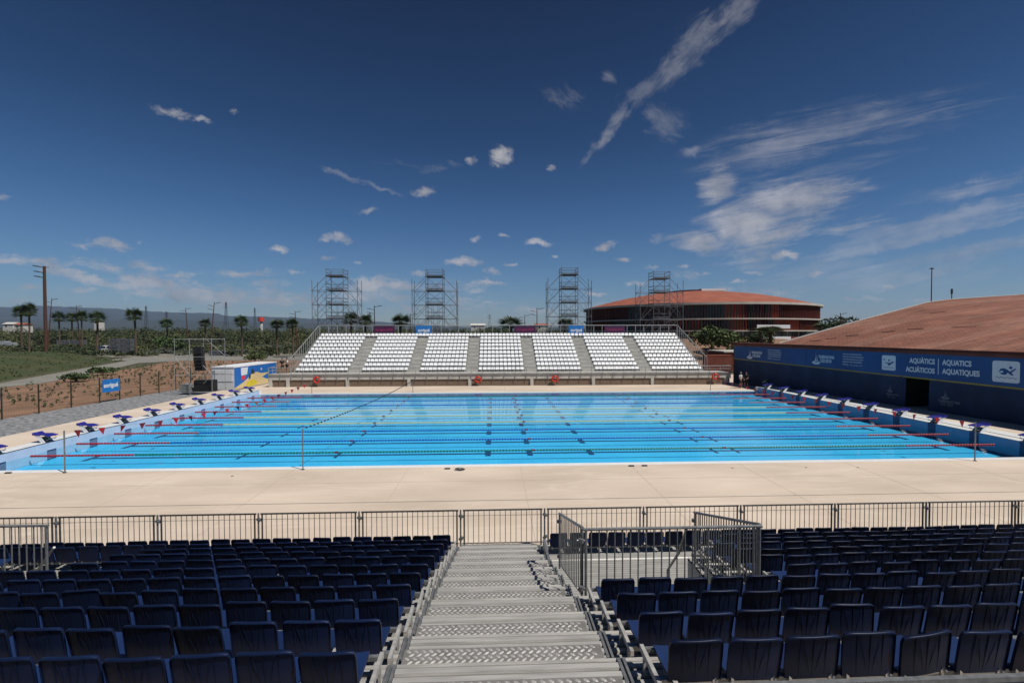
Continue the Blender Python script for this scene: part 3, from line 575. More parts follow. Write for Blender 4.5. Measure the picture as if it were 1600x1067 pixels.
# small things left on the deck
t = thing('cable_coil', 'small tangled grey coil lying on the white kerb', 'coil', (-1.45,20.1,.01)); g = MB(); rr = random.Random(2)
for k in range(3): g.path([(-.02+(.12+.05*k)*math.cos(u*.7+k), (.07+.02*k)*math.sin(u*.7+k), .03+.05*rr.random()) for u in range(12)], .014, 5)
g.build('loops', 'galv_dark', t); g = MB(); g.box(-.1,.08,-.05,.05,0,.06); g.build('clip', 'galv_far', t)
for x, y, lab in ((-2.05,20.3,'flat black pad on the kerb beside the grey coil'),(6.2,20.35,'flat black pad on the white kerb, first of a pair'),(6.8,20.35,'flat black pad on the white kerb, second of a pair'),(-20.9,20.55,'small dark shadow mark on the kerb towards the container end'),(-21.9,20.55,'small dark shadow mark near the pool corner')):  # last two: small shadow marks on the kerb, built as dark solid shapes
    g = MB(); g.hexa([(-.13,-.05,.0),(.13,-.05,.0),(.13,.05,.0),(-.13,.05,.0)],[(-.11,-.035,.04),(.11,-.035,.04),(.11,.035,.04),(-.11,.035,.04)]); o = g.build('kerb_pad_or_shadow','black'); o.location = (x,y,.0065); tag(o,lab,'pad','black pads on the white kerb')
for x, y in ((13.9,19.8),(10.6,19.9),(-11,19.7),(16.2,19.7)):
    g = MB(); g.lathe([(.001,.006),(.05,.006),(.055,.0)],10); o = g.build('floor_socket','galv_dark'); o.location = (x,y,.0); tag(o,'tiny round floor socket in the pale deck near the kerb','floor socket','floor sockets in the deck')
# ------------------------------------------------------------------ far grandstand
FS = thing('grandstand', 'pale concrete grandstand across the pool carrying blocks of white seats', 'grandstand', (1,52,0))
FX0, FX1 = -24.85, 27.3
SX0, SX1 = -23.15, 25.25
g = MB(); g.box(FX0, FX1, 51.85, 53.7, .78, 1.35); g.box(FX0, FX1, 52.0, 53.7, .0, .78); g.build('plinth', 'concrete', FS, world=True)
g = MB(); g.box(FX0-.02, FX1+.02, 51.74, 53.7, 1.352, 1.43); g.build('walkway_slab', 'step_grey', FS, world=True)
px_ = [-24.7,-22.8,-16.28,-9.47,-2.67,4.35,11.38,18.19,26.8]
for i, x in enumerate(px_):
    g = MB(); g.box(x-.17, x+.17, 51.80, 52.0, .0, .78); g.build('pier', 'concrete', FS, world=True)
for i in range(len(px_)-1):
    g = MB(); g.box(px_[i]+.25, px_[i+1]-.25, 51.94, 52.0, .04, .72); g.build('brick_panel', 'brick', FS, world=True)
RY = lambda i: 53.75+.87*i
for i in range(10):
    g = MB(); z = 1.43+.435*i; g.box(SX0-.1, SX1+.1, RY(i), RY(i)+.86, z-.10, z); g.box(SX0-.1, SX1+.1, RY(i)+.80, RY(i)+.85, z+.002, z+.42); g.build('terrace_step', 'step_grey', FS, world=True)
blocks = [(-22.95,12,.504),(-15.32,11,.482),(-8.6,11,.487),(-1.74,11,.489),(5.2,11,.482),(12.12,11,.482),(18.98,12,.505)]
for j in range(6):
    xa = blocks[j][0]+blocks[j][1]*blocks[j][2]+.06; xb = blocks[j+1][0]-.06
    for i in range(9):
        z = 1.43+.435*i; g = MB(); g.box(xa, xb, RY(i)+.42, RY(i)+.795, z+.002, z+.22); g.build('aisle_step', 'concrete', FS, world=True)
def ws_mesh(w):
    g = MB(); pr = [(-.22,.0,.46),(.10,-.03,.46),(.17,.05,.47),(.24,.28,.40),(.265,.285,.39),(.21,.03,.47),(.12,-.06,.46),(-.22,-.035,.46)]
    k = len(pr); vs = [(-w*s/2/.47, y, z) for y,z,s in pr]+[(w*s/2/.47, y, z) for y,z,s in pr]
    g.add(vs, [(i,k+i,k+(i+1)%k,(i+1)%k) for i in range(k)]+[tuple(range(k)), tuple(range(2*k-1,k-1,-1))])
    g.tube((-w*.3,.1,-.05),(-w*.3,.12,-.3),.02,4); g.tube((w*.3,.1,-.05),(w*.3,.12,-.3),.02,4); return g
wsp = ws_mesh(.425).build('white_seat', 'white_seat'); tag(wsp, 'x', 'seat', 'white seats of the stand across the pool'); first = True; cnt = 0
rest = []; rs = random.Random(9)
for i in range(10):
    z = 1.43+.435*i+.29; y = RY(i)+.42
    for j, (bx0, nn, pitch) in enumerate(blocks):
        lst = [(bx0+pitch*(k+.5), k) for k in range(nn)]
        for x, k in lst:
            if cnt < 300 and i < 4:
                lab = 'white seat, %s row up, %s block along from the blue container, %s seat in' % (ORD[i+1], ORD[j+1], ORD[k+1])
                if first: o = wsp; first = False
                else: o = wsp.copy(); COL.objects.link(o)
                o.location = (x,y,z); o['label'] = lab; cnt += 1; o.rotation_euler = (rs.gauss(0,.02),0,rs.gauss(0,.015))
            else: rest.append((x,y,z))
    if i == 9:
        for j in range(6):
            xa = blocks[j][0]+blocks[j][1]*blocks[j][2]; xb = blocks[j+1][0]; m_ = round((xb-xa)/.5); rest += [(xa+(k+.5)*(xb-xa)/m_, y, z) for k in range(m_)]
base = ws_mesh(.425); V = np.array(base.v); g = MB()
for p in rest: g.add(V+np.array(p)+np.array([0,rs.gauss(0,.006),rs.gauss(0,.005)]), base.f)
tag(g.build('white_seat_rows', 'white_seat'), 'remaining rows of white seats further up the stand across the pool', 'seating', kind='stuff')
def guard(parent, p, q, h, n, name='guard_rail', m='galv_far', mid=(.5,), r=.035, foot=0.):
    p = Vector(p); q = Vector(q); U = Vector((0,0,1)); g = MB(); g.tube(p+U*h, q+U*h, r, 6)
    for k in mid: g.tube(p+U*h*k, q+U*h*k, r*.6, 5)
    for k in range(n+1):
        a = p.lerp(q, k/n); g.tube(a-U*foot, a+U*h, r*.9, 5)
    g.build(name, m, parent, world=True)
RZ = 1.43+.435*9
T = thing('stand_railing', 'long low steel railing along the front walkway of the white seats', 'railing', (1,51.8,1.43)); guard(T, (FX0,51.78,1.43), (FX1,51.78,1.43), .72, 42, foot=.75, mid=(.55,))
for x in (FX0, FX1): guard(T, (x,51.85,1.43), (x,53.6,1.43), .72, 2, name='return_rail')
T = thing('stand_railing', 'tall steel railing along the back of the white seats with advertising boards', 'railing', (1,62.6,RZ)); guard(T, (SX0-.1,62.65,RZ), (SX1+.1,62.65,RZ), 1.62, 42, mid=(.1,), r=.055)
T = thing('stand_railing', 'steel railing climbing the container side edge of the white seats', 'railing', (SX0-.2,53.7,1.43)); guard(T, (SX0-.2,53.75,1.43), (SX0-.2,62.6,RZ), 1.6, 14, mid=(.1,), r=.04)
T = thing('stand_railing', 'steel railing climbing the arena side edge of the white seats', 'railing', (SX1+.2,53.7,1.43)); guard(T, (SX1+.2,53.75,1.43), (SX1+.2,62.6,RZ), 1.6, 14, mid=(.1,), r=.04)
# banners on the back rail
for i, (a, b, kind) in enumerate(((-16.1,-13.3,0),(-10.42,-8.35,1),(2.85,5.8,0),(10.33,12.37,1),(15.25,18.1,0))):
    side = ['closest to the container','','behind the middle block','','closest to the arena'][i]
    if kind == 0:
        t = thing('advert_board', 'purple board with pink writing on the back rail, %s' % side, 'banner', (a,62.55,RZ+.45), group='advertising boards on the back rail'); g = MB(); g.box(a,b,62.53,62.57,RZ+.52,RZ+1.56); g.build('sheet','sign_purple',t,world=True)
        g = MB(); g.box(a,b,62.52,62.57,RZ+.36,RZ+.515); g.build('white_strip','white_paint',t,world=True)
        text('Tarragona 2018', .42, 'pink_print', t, Matrix.Translation(-t.location) @ at((a+b)/2, 62.525, RZ+.92), align='CENTER', bold=.01, wscale=.86)
    else:
        t = thing('advert_board', 'blue board reading sorigué on the back rail, %s' % ('nearer the container' if i == 1 else 'nearer the arena'), 'banner', (a,62.55,RZ+.3), group='advertising boards on the back rail')
        g = MB(); g.box(a,b,62.53,62.57,RZ+.30,RZ+1.60); g.build('sheet','sign_blue',t,world=True)
        text('sorigué', .62, 'white_paint', t, Matrix.Translation(-t.location) @ at((a+b)/2, 62.525, RZ+.78), align='CENTER', bold=.022, wscale=.86)
# life rings
for x, z, lab in ((-19.57,.80,'red life ring hanging nearest the blue container'),(-1.73,.74,'red life ring hanging below the middle seat block'),(6.95,.76,'red life ring hanging just past the middle of the plinth'),(25.41,.92,'red life ring hanging at the banner wall end')):
    t = thing('life_ring', lab, 'life ring', (x,51.62,z), group='life rings on the plinth'); g = MB()
    nn = 20; 
    for k in range(1): g.lathe([(.30+.10*math.cos(u), .07*math.sin(u)) for u in [2*math.pi*q/8 for q in range(8)]], nn, 'y', closed=True)
    g.build('ring','ring_red',t, smooth=True); g = MB()
    for k in range(5):
        u = 2*math.pi*k/5+.4; g.path([(.22*math.cos(u+.3*s),-.08,.22*math.sin(u+.3*s)) if s in (0,1) else (.42*math.cos(u+.15),-.06,.42*math.sin(u+.15)) for s in (0,2,1)], .03, 5)
    g.build('grab_rope','red_plastic',t); g = MB(); g.box(-.03,.03,.05,.16,-.1,.5); g.build('hook','galv_far',t)
# ------------------------------------------------------------------ scaffold towers behind the stand
def tower(cx, top, lab, seed):
    t = thing('scaffold_tower', lab, 'scaffolding', (cx,70,0), group='scaffold towers behind the white seats'); rr = random.Random(seed); r = .045
    hw = 1.25; xs = (-hw, hw); ys = (-1.1, 1.1); g = MB()
    for x in xs:
        for y in ys: g.tube((x,y,0),(x,y,top-.15*rr.random()), r, 5)
    lev = [top-1.2-2.1*k for k in range(7) if top-1.2-2.1*k > .4]
    for z in lev[1:]:
        for y in ys: g.tube((-3.35,y,z),(3.35,y,z), r*.8, 4)
        for x in (-3.4,3.4): g.tube((x,-1.1,z),(x,1.1,z), r*.8, 4)
    for x in (-3.3,3.3):
        for y in ys: g.tube((x,y,0),(x,y,lev[1]+1.2+.6*rr.random()), r, 5)
    for s in (-1,1):
        for y in ys:
            g.tube((s*hw,y,lev[0]),(s*3.3,y,lev[1]), r*.7, 4); g.tube((s*hw,y,lev[1]-.1),(s*3.2,y,lev[2]), r*.7, 4); g.tube((s*hw,y,lev[2]-.1),(s*3.2,y,lev[3]), r*.7, 4)
            if rr.random() < .8: g.tube((s*hw,y,lev[3]),(s*3.3,y,lev[4]), r*.7, 4)
    for k in range(len(lev)-1):
        s = 1 if k % 2 else -1; g.tube((-hw*s,-1.1,lev[k+1]),(hw*s,-1.1,lev[k]), r*.7, 4); g.tube((hw*s,1.1,lev[k+1]),(-hw*s,1.1,lev[k]), r*.7, 4)
    for k in range(1, len(lev)-1):
        for s in (-1,1):
            g.tube((s*3.3,-1.1,lev[k]),(s*3.3,1.1,lev[k+1]), r*.5, 4); g.tube((s*3.3,-1.1,lev[k+1]),(s*2.2,-1.1,lev[k]), r*.5, 4); g.tube((s*1.25,1.1,lev[k+1]),(s*3.3,1.1,lev[k]), r*.5, 4)
        for y in ys: g.tube((-hw,y,lev[k]+.35),(hw,y,lev[k]+.35), r*.5, 4)
    for s in (-1,1):
        for y in ys: g.tube((s*.45,y,lev[-1]),(s*.45,y,lev[2]), r*.5, 4)
    g.build('tube_frame','scaffold_steel',t)
    for z in lev: g = MB(); g.box(-hw-.05,hw+.05,-1.12,1.12,z,z+.06); g.build('platform','galv_dark',t)
    for k, z in enumerate(lev[:5]):
        g = MB()
        for dz in (.5,1.0):
            for y in ys: g.tube((-hw,y,z+dz),(hw,y,z+dz), r*.8, 4)
            for x in xs: g.tube((x,-1.1,z+dz),(x,1.1,z+dz), r*.8, 4)
        g.box(-hw,hw,-1.17,-1.13,z+.09,z+.24); g.build('platform_rail','scaffold_steel',t)
tower(-23.35,15.55,'grey scaffold tower closest to the container, with wide outriggers',1); tower(-8.75,15.55,'second grey scaffold tower, above the second and third seat blocks',2)
tower(11.5,15.9,'third grey scaffold tower with one mast poking up',3); tower(25.55,15.35,'grey scaffold tower standing in front of the round arena',4)
# ------------------------------------------------------------------ pool hall and banner wall
W0 = Vector((28.57,53.39,0)); W1 = Vector((32.06,26.41,0)); E_ = (W1-W0).normalized(); NRM = Vector((E_.y,-E_.x,0))   # NRM looks towards the pool
if NRM.x > 0: NRM = -NRM
def WM(s, z, out=.0): # matrix of the wall plane: text x runs along the wall, y up
    o = W0+E_*s+NRM*out; return Matrix(((E_.x,0,NRM.x,o.x),(E_.y,0,NRM.y,o.y),(0,1,0,z),(0,0,0,1)))
def wbox(g, s0, s1, z0, z1, o0, o1):
    A = [W0+E_*s0+NRM*o0, W0+E_*s1+NRM*o0, W0+E_*s1+NRM*o1, W0+E_*s0+NRM*o1]; g.hexa([(p.x,p.y,z0) for p in A], [(p.x,p.y,z1) for p in A])
PH = thing('pool_hall', 'low hall with a sweeping terracotta tiled roof beside the pool', 'building', (36,44,0))
g = MB(); wbox(g, -.15, 20.1, 0, 4.4, -.4, 0); wbox(g, 22.0, 42, 0, 4.4, -.4, 0); wbox(g, 20.1, 22., 2.62, 4.4, -.4, 0); g.build('wall', 'cor_red', PH, world=True)
g = MB(); wbox(g, 20.1, 22., .0, 2.62, -2.9, -2.8); wbox(g, 20.1, 20.15, 0, 2.6, -2.8, .002); wbox(g, 21.95, 22., 0, 2.6, -2.8, .002); wbox(g, 20.15, 21.95, 2.56, 2.6, -2.8, .0); g.build('doorway', 'black', PH, world=True)
g = MB(); wbox(g, -.25, 42, 4.41, 4.62, -1.0, .22); wbox(g, -.2, 42, 4.62, 4.78, -1.0, .12); g.build('fascia', 'cor_red', PH, world=True)
# ruled roof: eave along the wall, ridge found from its skyline
rid = [(1217,536.5),(1285,517.5),(1325,506),(1375,492.5),(1450,472.5),(1487,468),(1600,460.5),(1750,455)]
def ray(px, py):
    a = (px-800)/F; b = (533.5-py)/F; cr, sr = math.cos(ROL), math.sin(ROL); u = cr*a-sr*b; v = sr*a+cr*b
    cp, sp = math.cos(PIT), math.sin(PIT); y = cp+sp*v; z = -sp+cp*v; cy, sy = math.cos(YAW), math.sin(YAW); return Vector((cy*u+sy*y, -sy*u+cy*y, z))
rp = []
for k, (x_, y_) in enumerate(rid):
    d = ray(x_, y_); # back edge runs away from the eave start along direction (1,.12)
    Bx, By = 29.46, 46.5; sl_ = .10; tt = (By-sl_*Bx)/(d.y-sl_*d.x); rp.append(Vector((0,0,H))+d*tt)
ts = [0,.09,.16,.25,.42,.52,.85,1.3]
eave = [W0+E_*(6.95+ (42-6.95)*min(1,t_/1.3)) + Vector((0,0,4.79)) + NRM*.10 for t_ in ts]
g = MB(); nr = 8; vs = []
for j in range(nr+1):
    f = j/nr
    for i in range(len(rp)):
        p = eave[i].lerp(rp[i], f); p.z += 1.1*f*(1-f)*min(1, ts[i]*1.5); vs.append(tuple(p))
k = len(rp); g.add(vs, [(j*k+i, j*k+i+1, (j+1)*k+i+1, (j+1)*k+i) for j in range(nr) for i in range(k-1)])
lo_ = [(x,y,z-.25) for x,y,z in vs]; g.add(lo_, [(j*k+i, (j+1)*k+i, (j+1)*k+i+1, j*k+i+1) for j in range(nr) for i in range(k-1)])
RF = g.build('roof', 'roof_tile', PH, world=True, smooth=True)
g = MB(); g.path([p+Vector((0,0,.02)) for p in rp], .07, 6); g.build('ridge_trim', 'galv_far', PH, world=True)
g = MB()
for i in range(k-1): g.hexa([(rp[i].x,rp[i].y,0),(rp[i+1].x,rp[i+1].y,0),(rp[i+1].x,rp[i+1].y+.3,0),(rp[i].x,rp[i].y+.3,0)],[(rp[i].x,rp[i].y,rp[i].z-.26),(rp[i+1].x,rp[i+1].y,rp[i+1].z-.26),(rp[i+1].x,rp[i+1].y+.3,rp[i+1].z-.26),(rp[i].x,rp[i].y+.3,rp[i].z-.26)])
g.build('rear_wall', 'cor_red', PH, world=True)
def on_roof(i, f, dx=0): 
    i0 = int(i); fr = i-i0; a_ = eave[i0].lerp(eave[i0+1], fr); b_ = rp[i0].lerp(rp[i0+1], fr); p = a_.lerp(b_, f); tt = ts[i0]+(ts[i0+1]-ts[i0])*fr; p.z += 1.1*f*(1-f)*min(1,tt*1.5)+.02; return p
for (i_, f_, l_) in ((1.6,.16,1.1),(2.3,.2,.9),(3.0,.24,1.0),(3.7,.26,1.0),(4.3,.28,1.1),(5.2,.28,1.4),(4.6,.6,1.2)):
    p = on_roof(i_, f_); q = on_roof(min(6.9,i_+.14), f_); q2 = p+(q-p).normalized()*l_; n2 = on_roof(i_, f_+.02)-p; n2 = n2.normalized()*.10
    g = MB(); U = Vector((0,0,.03)); g.hexa([p,q2,q2+n2,p+n2],[p+U,q2+U,q2+n2+U,p+n2+U]); g.build('roof_vent', 'cor_red', PH, world=True)
rm = on_roof(5.0, 1.0); t = thing('roof_mast', 'short dark aerial on the ridge of the terracotta roof', 'aerial', tuple(rm)); g = MB(); g.tube((0,0,-.1),(0,0,1.1),.05,6); g.build('tube','galv_dark',t); g = MB(); g.tube((-.0,0,.6),(0,0,1.15),.11,6); g.build('aerial_head','galv_dark',t)
# banners
BN = thing('banner', 'long blue banner with white aquatics lettering and swimmer pictograms', 'banner', tuple(W0+Vector((0,0,2.9))))
off = Matrix.Translation(-BN.location)
def yz(s): return 2.93-.012*s
g = MB(); ss = [0,10.72,10.80,42]
for a, b in ((.05,10.7),(10.76,36)):
    A = [W0+E_*a+NRM*.03, W0+E_*b+NRM*.03, W0+E_*b+NRM*.06, W0+E_*a+NRM*.06]; g.hexa([(A[i].x,A[i].y,yz(a if i in (0,3) else b)) for i in range(4)], [(p.x,p.y,4.40) for p in A])
g.build('cloth', 'banner_blue', BN, world=True)
g = MB(); a, b = .05, 36; A = [W0+E_*a+NRM*.05, W0+E_*b+NRM*.05, W0+E_*b+NRM*.085, W0+E_*a+NRM*.085]; g.hexa([(A[i].x,A[i].y,yz(a if i in (0,3) else b)-.10) for i in range(4)], [(A[i].x,A[i].y,yz(a if i in (0,3) else b)) for i in range(4)]); g.build('yellow_hem', 'yellow_stripe', BN, world=True)
def emblem(parent, s, z, w, h, m, M0, name='sail_emblem'):
    g = MB(); o = .067
    def P(pts): g.prism([(s+x*w, z+y*h) for x,y in pts], .006, M0)
    P([(.42,.25),(.50,1.),(.47,.62),(.56,.25),(.50,.22)]); P([(.60,.20),(.62,.45),(.52,.80),(.66,.5),(.70,.22)])
    P([(.0,.16),(.25,.24),(.5,.12),(.8,.24),(1.,.14),(.85,.02),(.5,-.02),(.2,.02)]); P([(.28,.26),(.44,.36),(.44,.24),(.5,.17)])
    return g.build(name, m, parent, world=True)
M0 = WM(0,0,.068)
def wtext(b, s, z, size, m, par, o_, align='LEFT', ws=1., bold=.0): return text(b, size, m, par, Matrix.Translation(-par.location) @ WM(s, z, o_), align=align, wscale=ws, bold=bold)
for s, sc in ((2.3,1.),(11.4,1.04)):
    emblem(BN, s, 3.02, .95*sc, 1.15, 'white_print', M0)
    wtext('TARRAGONA', s+.78, 3.62, .38, 'white_print', BN, .066, ws=.72, bold=.012); wtext('CED:2018', s+.92, 3.25, .40, 'white_print', BN, .066, ws=.75, bold=.01)
for s in (5.6,14.7):
    for k, tx in enumerate(('XVIII JOCS MEDITERRANIS','XVIII JUEGOS MEDITERRÁNEOS','XVIII MEDITERRANEAN GAMES','XVIII JEUX MÉDITERRANÉENS','XVIII ألعاب البحر المتوسط')):
        wtext(tx, s, 4.05-.22*k, .165, 'white_print', BN, .066, ws=.86 if k else .95)
wtext('AQUÀTICS', 22.18, 3.72, .50, 'white_print', BN, .066, 'RIGHT', .72, .016); wtext('ACUÁTICOS', 22.18, 3.06, .50, 'white_print', BN, .066, 'RIGHT', .72, .016)
wtext('AQUATICS', 22.68, 3.72, .50, 'white_print', BN, .066, 'LEFT', .72, .016); wtext('AQUATIQUES', 22.68, 3.10, .50, 'white_print', BN, .066, 'LEFT', .72, .016)
g = MB(); g.prism([(22.40,3.02),(22.44,3.02),(22.44,4.12),(22.40,4.12)], .006, M0); g.build('divider_line', 'white_print', BN, world=True)
def rrect(x0, x1, y0, y1, r, n=5):
    P = []
    for cx, cy, a0 in ((x1-r,y0+r,-90),(x1-r,y1-r,0),(x0+r,y1-r,90),(x0+r,y0+r,180)): P += [(cx+r*math.cos(R(a0+90*k/n)), cy+r*math.sin(R(a0+90*k/n))) for k in range(n+1)]
    return P
def wave(g, x0, x1, y, M0, th=.035, amp=.035, n=24, cyc=4):
    up = [(x0+(x1-x0)*k/n, y+amp*math.sin(2*math.pi*cyc*k/n)+th/2) for k in range(n+1)]; dn = [(a,b-th) for a,b in reversed(up)]; 
    for k in range(n): g.prism([(up[k][0],up[k][1]-th),(up[k+1][0],up[k+1][1]-th),up[k+1],up[k]], .005, M0)
def disc(g, x, y, r, M0, n=14): g.prism([(x+r*math.cos(2*math.pi*k/n), y+r*math.sin(2*math.pi*k/n)) for k in range(n)], .005, M0)
M1 = WM(0,0,.076)
g = MB(); g.prism(rrect(18.28,19.38,3.02,4.18,.12), .006, M0); pg = g.build('pictogram', 'white_print', BN, world=True); pg['label'] = 'white square with a water polo player'
g = MB(); disc(g,18.46,3.84,.06,M1); disc(g,18.86,3.80,.075,M1); g.prism([(18.5,3.66),(18.75,3.60),(18.98,3.62),(19.15,3.74),(19.25,3.70),(19.2,3.62),(19.02,3.52),(18.95,3.42),(18.8,3.40),(18.76,3.52),(18.55,3.60)],.005,M1); wave(g,18.42,19.26,3.24,M1,.03,.03); q = g.build('player_print','banner_blue',pg); q.data.transform(Matrix.Translation(-BN.location))
g = MB(); g.prism(rrect(25.6,27.0,2.86,4.2,.14), .006, M0); pg = g.build('pictogram', 'white_print', BN, world=True); pg['label'] = 'larger white square with a swimmer'
g = MB(); disc(g,26.55,3.80,.085,M1); g.prism([(25.92,3.48),(26.05,3.72),(26.25,3.74),(26.42,3.64),(26.72,3.36),(26.60,3.32),(26.4,3.48),(26.3,3.34),(26.12,3.34),(25.98,3.42),(26.2,3.5),(26.12,3.6)],.005,M1)
g.prism([(26.5,3.55),(26.78,3.78),(26.82,3.72),(26.58,3.48)],.005,M1); wave(g,25.76,26.86,3.16,M1,.035,.035); q = g.build('swimmer_print','banner_blue',pg); q.data.transform(Matrix.Translation(-BN.location))
for (a, b, lab, ls, lw) in ((.1,20.2,'dark blue cloth screen under the banner, between the people and the doorway',18.75,.85),(21.85,36,'dark blue cloth screen on the side of the doorway away from the people',22.55,1.1)):
    t = thing('cloth_screen', lab, 'screen', tuple(W0+E_*a), group='dark cloth screens below the banner'); g = MB(); n = 90; U = []
    for k in range(n+1):
        s = a+(b-a)*k/n; o_ = .09+.035*math.sin(s*2.3)+.02*math.sin(s*5.1+1)
        U.append((s,o_))
    vs = [];
    for s, o_ in U:
        for zz, f in ((.02,1.3),(1.3,1.),(2.9,.35)):
            p = W0+E_*s+NRM*(.035+o_*f); vs.append((p.x,p.y,zz if zz < 2 else yz(s)-.06))
    g.add(vs, [(3*k+j, 3*(k+1)+j, 3*(k+1)+j+1, 3*k+j+1) for k in range(n) for j in range(2)]); ob = [tuple(Vector(p)-NRM*.02) for p in vs]; g.add(ob, [(3*k+j+1, 3*(k+1)+j+1, 3*(k+1)+j, 3*k+j) for k in range(n) for j in range(2)])
    g.build('cloth', 'banner_dark', t, world=True, smooth=True)
    M2 = WM(0,0,.215); emblem(t, ls+.12*lw, 1.35, .55*lw, .66, 'pale_print', M2)
    text('TARRAGONA', .26*lw, 'pale_print', t, Matrix.Translation(-t.location) @ WM(ls, 1.10, .215), wscale=.78, bold=.004); text('CED 2018', .22*lw, 'pale_print', t, Matrix.Translation(-t.location) @ WM(ls+.12, .90, .215), wscale=.8)
# ------------------------------------------------------------------ round arena
AC = Vector((77.6,176,0)); AR = 42.
AR_T = thing('arena', 'round arena with red and brown vertical fins and a terracotta roof', 'arena', tuple(AC))
def ring(g, r0, r1, z0, z1, n=160): g.lathe([(r0,z0),(r1,z0),(r1,z1),(r0,z1)], n, closed=True)
def cyl(g, r, z0, z1, n=120): g.lathe([(r,z0),(r,z1)], n)
for r0, r1, z0, z1 in ((39.5,42.1,14.35,15.0),(39.5,42.0,9.8,10.2),(39.5,42.0,6.2,6.55)):
    g = MB(); ring(g, r0, r1, z0, z1); g.build('rim_band', 'cream', AR_T)
g = MB(); cyl(g, 39.6, 2, 14.5); g.build('glazed_wall', 'dark_glass', AR_T)
g = MB(); ring(g, 36, 41.2, 2.2, 4.6); g.build('podium', 'cor_red', AR_T)
rr = random.Random(12)
for z0, z1, seed in ((10.15,14.35,1),(6.5,9.85,2)):
    gs = {k: MB() for k in ('fin_orange','fin_brown','fin_grey')}; n = 300; state = 'fin_brown'; left = 0
    for k in range(n):
        if left <= 0: state = rr.choice(['fin_orange','fin_brown','fin_brown','fin_brown','fin_grey','fin_orange' if rr.random()<.6 else 'fin_brown']); left = rr.randint(3,12)
        left -= 1; u = 2*math.pi*k/n
        if math.sin(u) > .6: continue
        w_ = .24 if state == 'fin_orange' else (.30 if state != 'fin_grey' else .10); ct, st = math.cos(u), math.sin(u); tw = .5 if state == 'fin_orange' else -.25; p = Vector((ct,st,0))*40.9; dd = Vector((ct*math.cos(tw)-st*math.sin(tw), st*math.cos(tw)+ct*math.sin(tw),0))*w_; nn = dd.orthogonal().normalized()*.04; nn = Vector((-dd.y,dd.x,0)).normalized()*.05
        A = [p-dd-nn, p+dd-nn, p+dd+nn, p-dd+nn]; gs[state].hexa([(q.x,q.y,z0) for q in A], [(q.x,q.y,z1) for q in A])
    for kk, g in gs.items():
        if len(g.v): tag(g.build('fin_cladding', kk, AR_T), kind='stuff')
g = MB(); pr = [(41.6,15.0)]+[(AR*(1-k/12)*.985, 15.1+6.4*(1-(1-k/12)**2)**1.05) for k in range(12)]+[(.01,21.5)]; g.lathe(pr, 96); g.build('roof', 'terracotta', AR_T, smooth=True)
g = MB(); g.lathe([(9,20.9),(9,21.7),(.01,21.8)], 40); g.build('roof_cap', 'cor_red', AR_T)
g = MB(); g.box(-1,8,-9.5,-7,21.2,22.0); g.build('roof_unit', 'white_paint', AR_T)
g = MB()
for k in range(26): u = R(180+k*7.2); g.tube((40.6*math.cos(u),40.6*math.sin(u),4.5),(40.6*math.cos(u),40.6*math.sin(u),6.2),.16,6)
tag(g.build('ground_floor_pillar', 'cream', AR_T), kind='stuff')
for k, (ang, z, w_) in enumerate(((278,7.6,5.6),(279,4.1,5.2))):
    u = R(ang); p = AC+Vector((math.cos(u),math.sin(u),0))*42.6; t = thing('arena_banner', ['white banner hung across the fins of the arena','white banner hung low on the red arena podium'][k], 'banner', (p.x,p.y,z)); t.rotation_euler = (0,0,u+math.pi/2)
    g = MB(); g.box(-w_,w_,-.05,.05,-.55,.55); g.build('cloth','white_paint',t); g = MB(); g.box(-w_+.3,w_-1,.055,.07,.05,.25); g.box(-w_+.3,w_-2.2,.055,.07,-.3,-.12); g.build('print_stripe','mural_blue',t)
# soil bank in front of the arena, low red walls
def hf(name, m, x0, x1, y0, y1, nx, ny, fn, kind='structure', smooth=True):
    g = MB(); vs = []
    for j in range(ny+1):
        for i in range(nx+1):
            x = x0+(x1-x0)*i/nx; y = y0+(y1-y0)*j/ny; vs.append((x,y,fn(x,y)))
    g.add(vs, [(j*(nx+1)+i, j*(nx+1)+i+1, (j+1)*(nx+1)+i+1, (j+1)*(nx+1)+i) for j in range(ny) for i in range(nx)]); return tag(g.build(name, m, smooth=smooth), kind=kind)
def ss_(t): t = max(0., min(1., t)); return t*t*(3-2*t)
hf('soil_bank', 'soil', 26, 150, 68, 140, 60, 30, lambda x,y: -.1+3.9*ss_((y-72)/45)*ss_((x-26)/14)+.25*math.sin(x*.4)*math.sin(y*.3))
t = thing('terracotta_wall', 'short terracotta coloured wall behind the white seats by the banner wall', 'wall', (33,66,0)); g = MB(); g.box(30.8,34.9,66,66.4,0,2.55); g.build('wall_face','cor_red',t,world=True); g = MB(); g.box(30.75,34.95,65.95,66.45,2.552,2.68); g.build('coping','terracotta',t,world=True)
t = thing('service_hut', 'dark low hut with a pale flat roof behind the banner wall end', 'hut', (37.4,70,0)); g = MB(); g.box(35.4,42,69,74,0,2.9); g.build('wall','cor_red',t,world=True); g = MB(); g.box(35.2,42.2,68.8,74.2,2.902,3.1); g.build('flat_roof','cream',t,world=True)
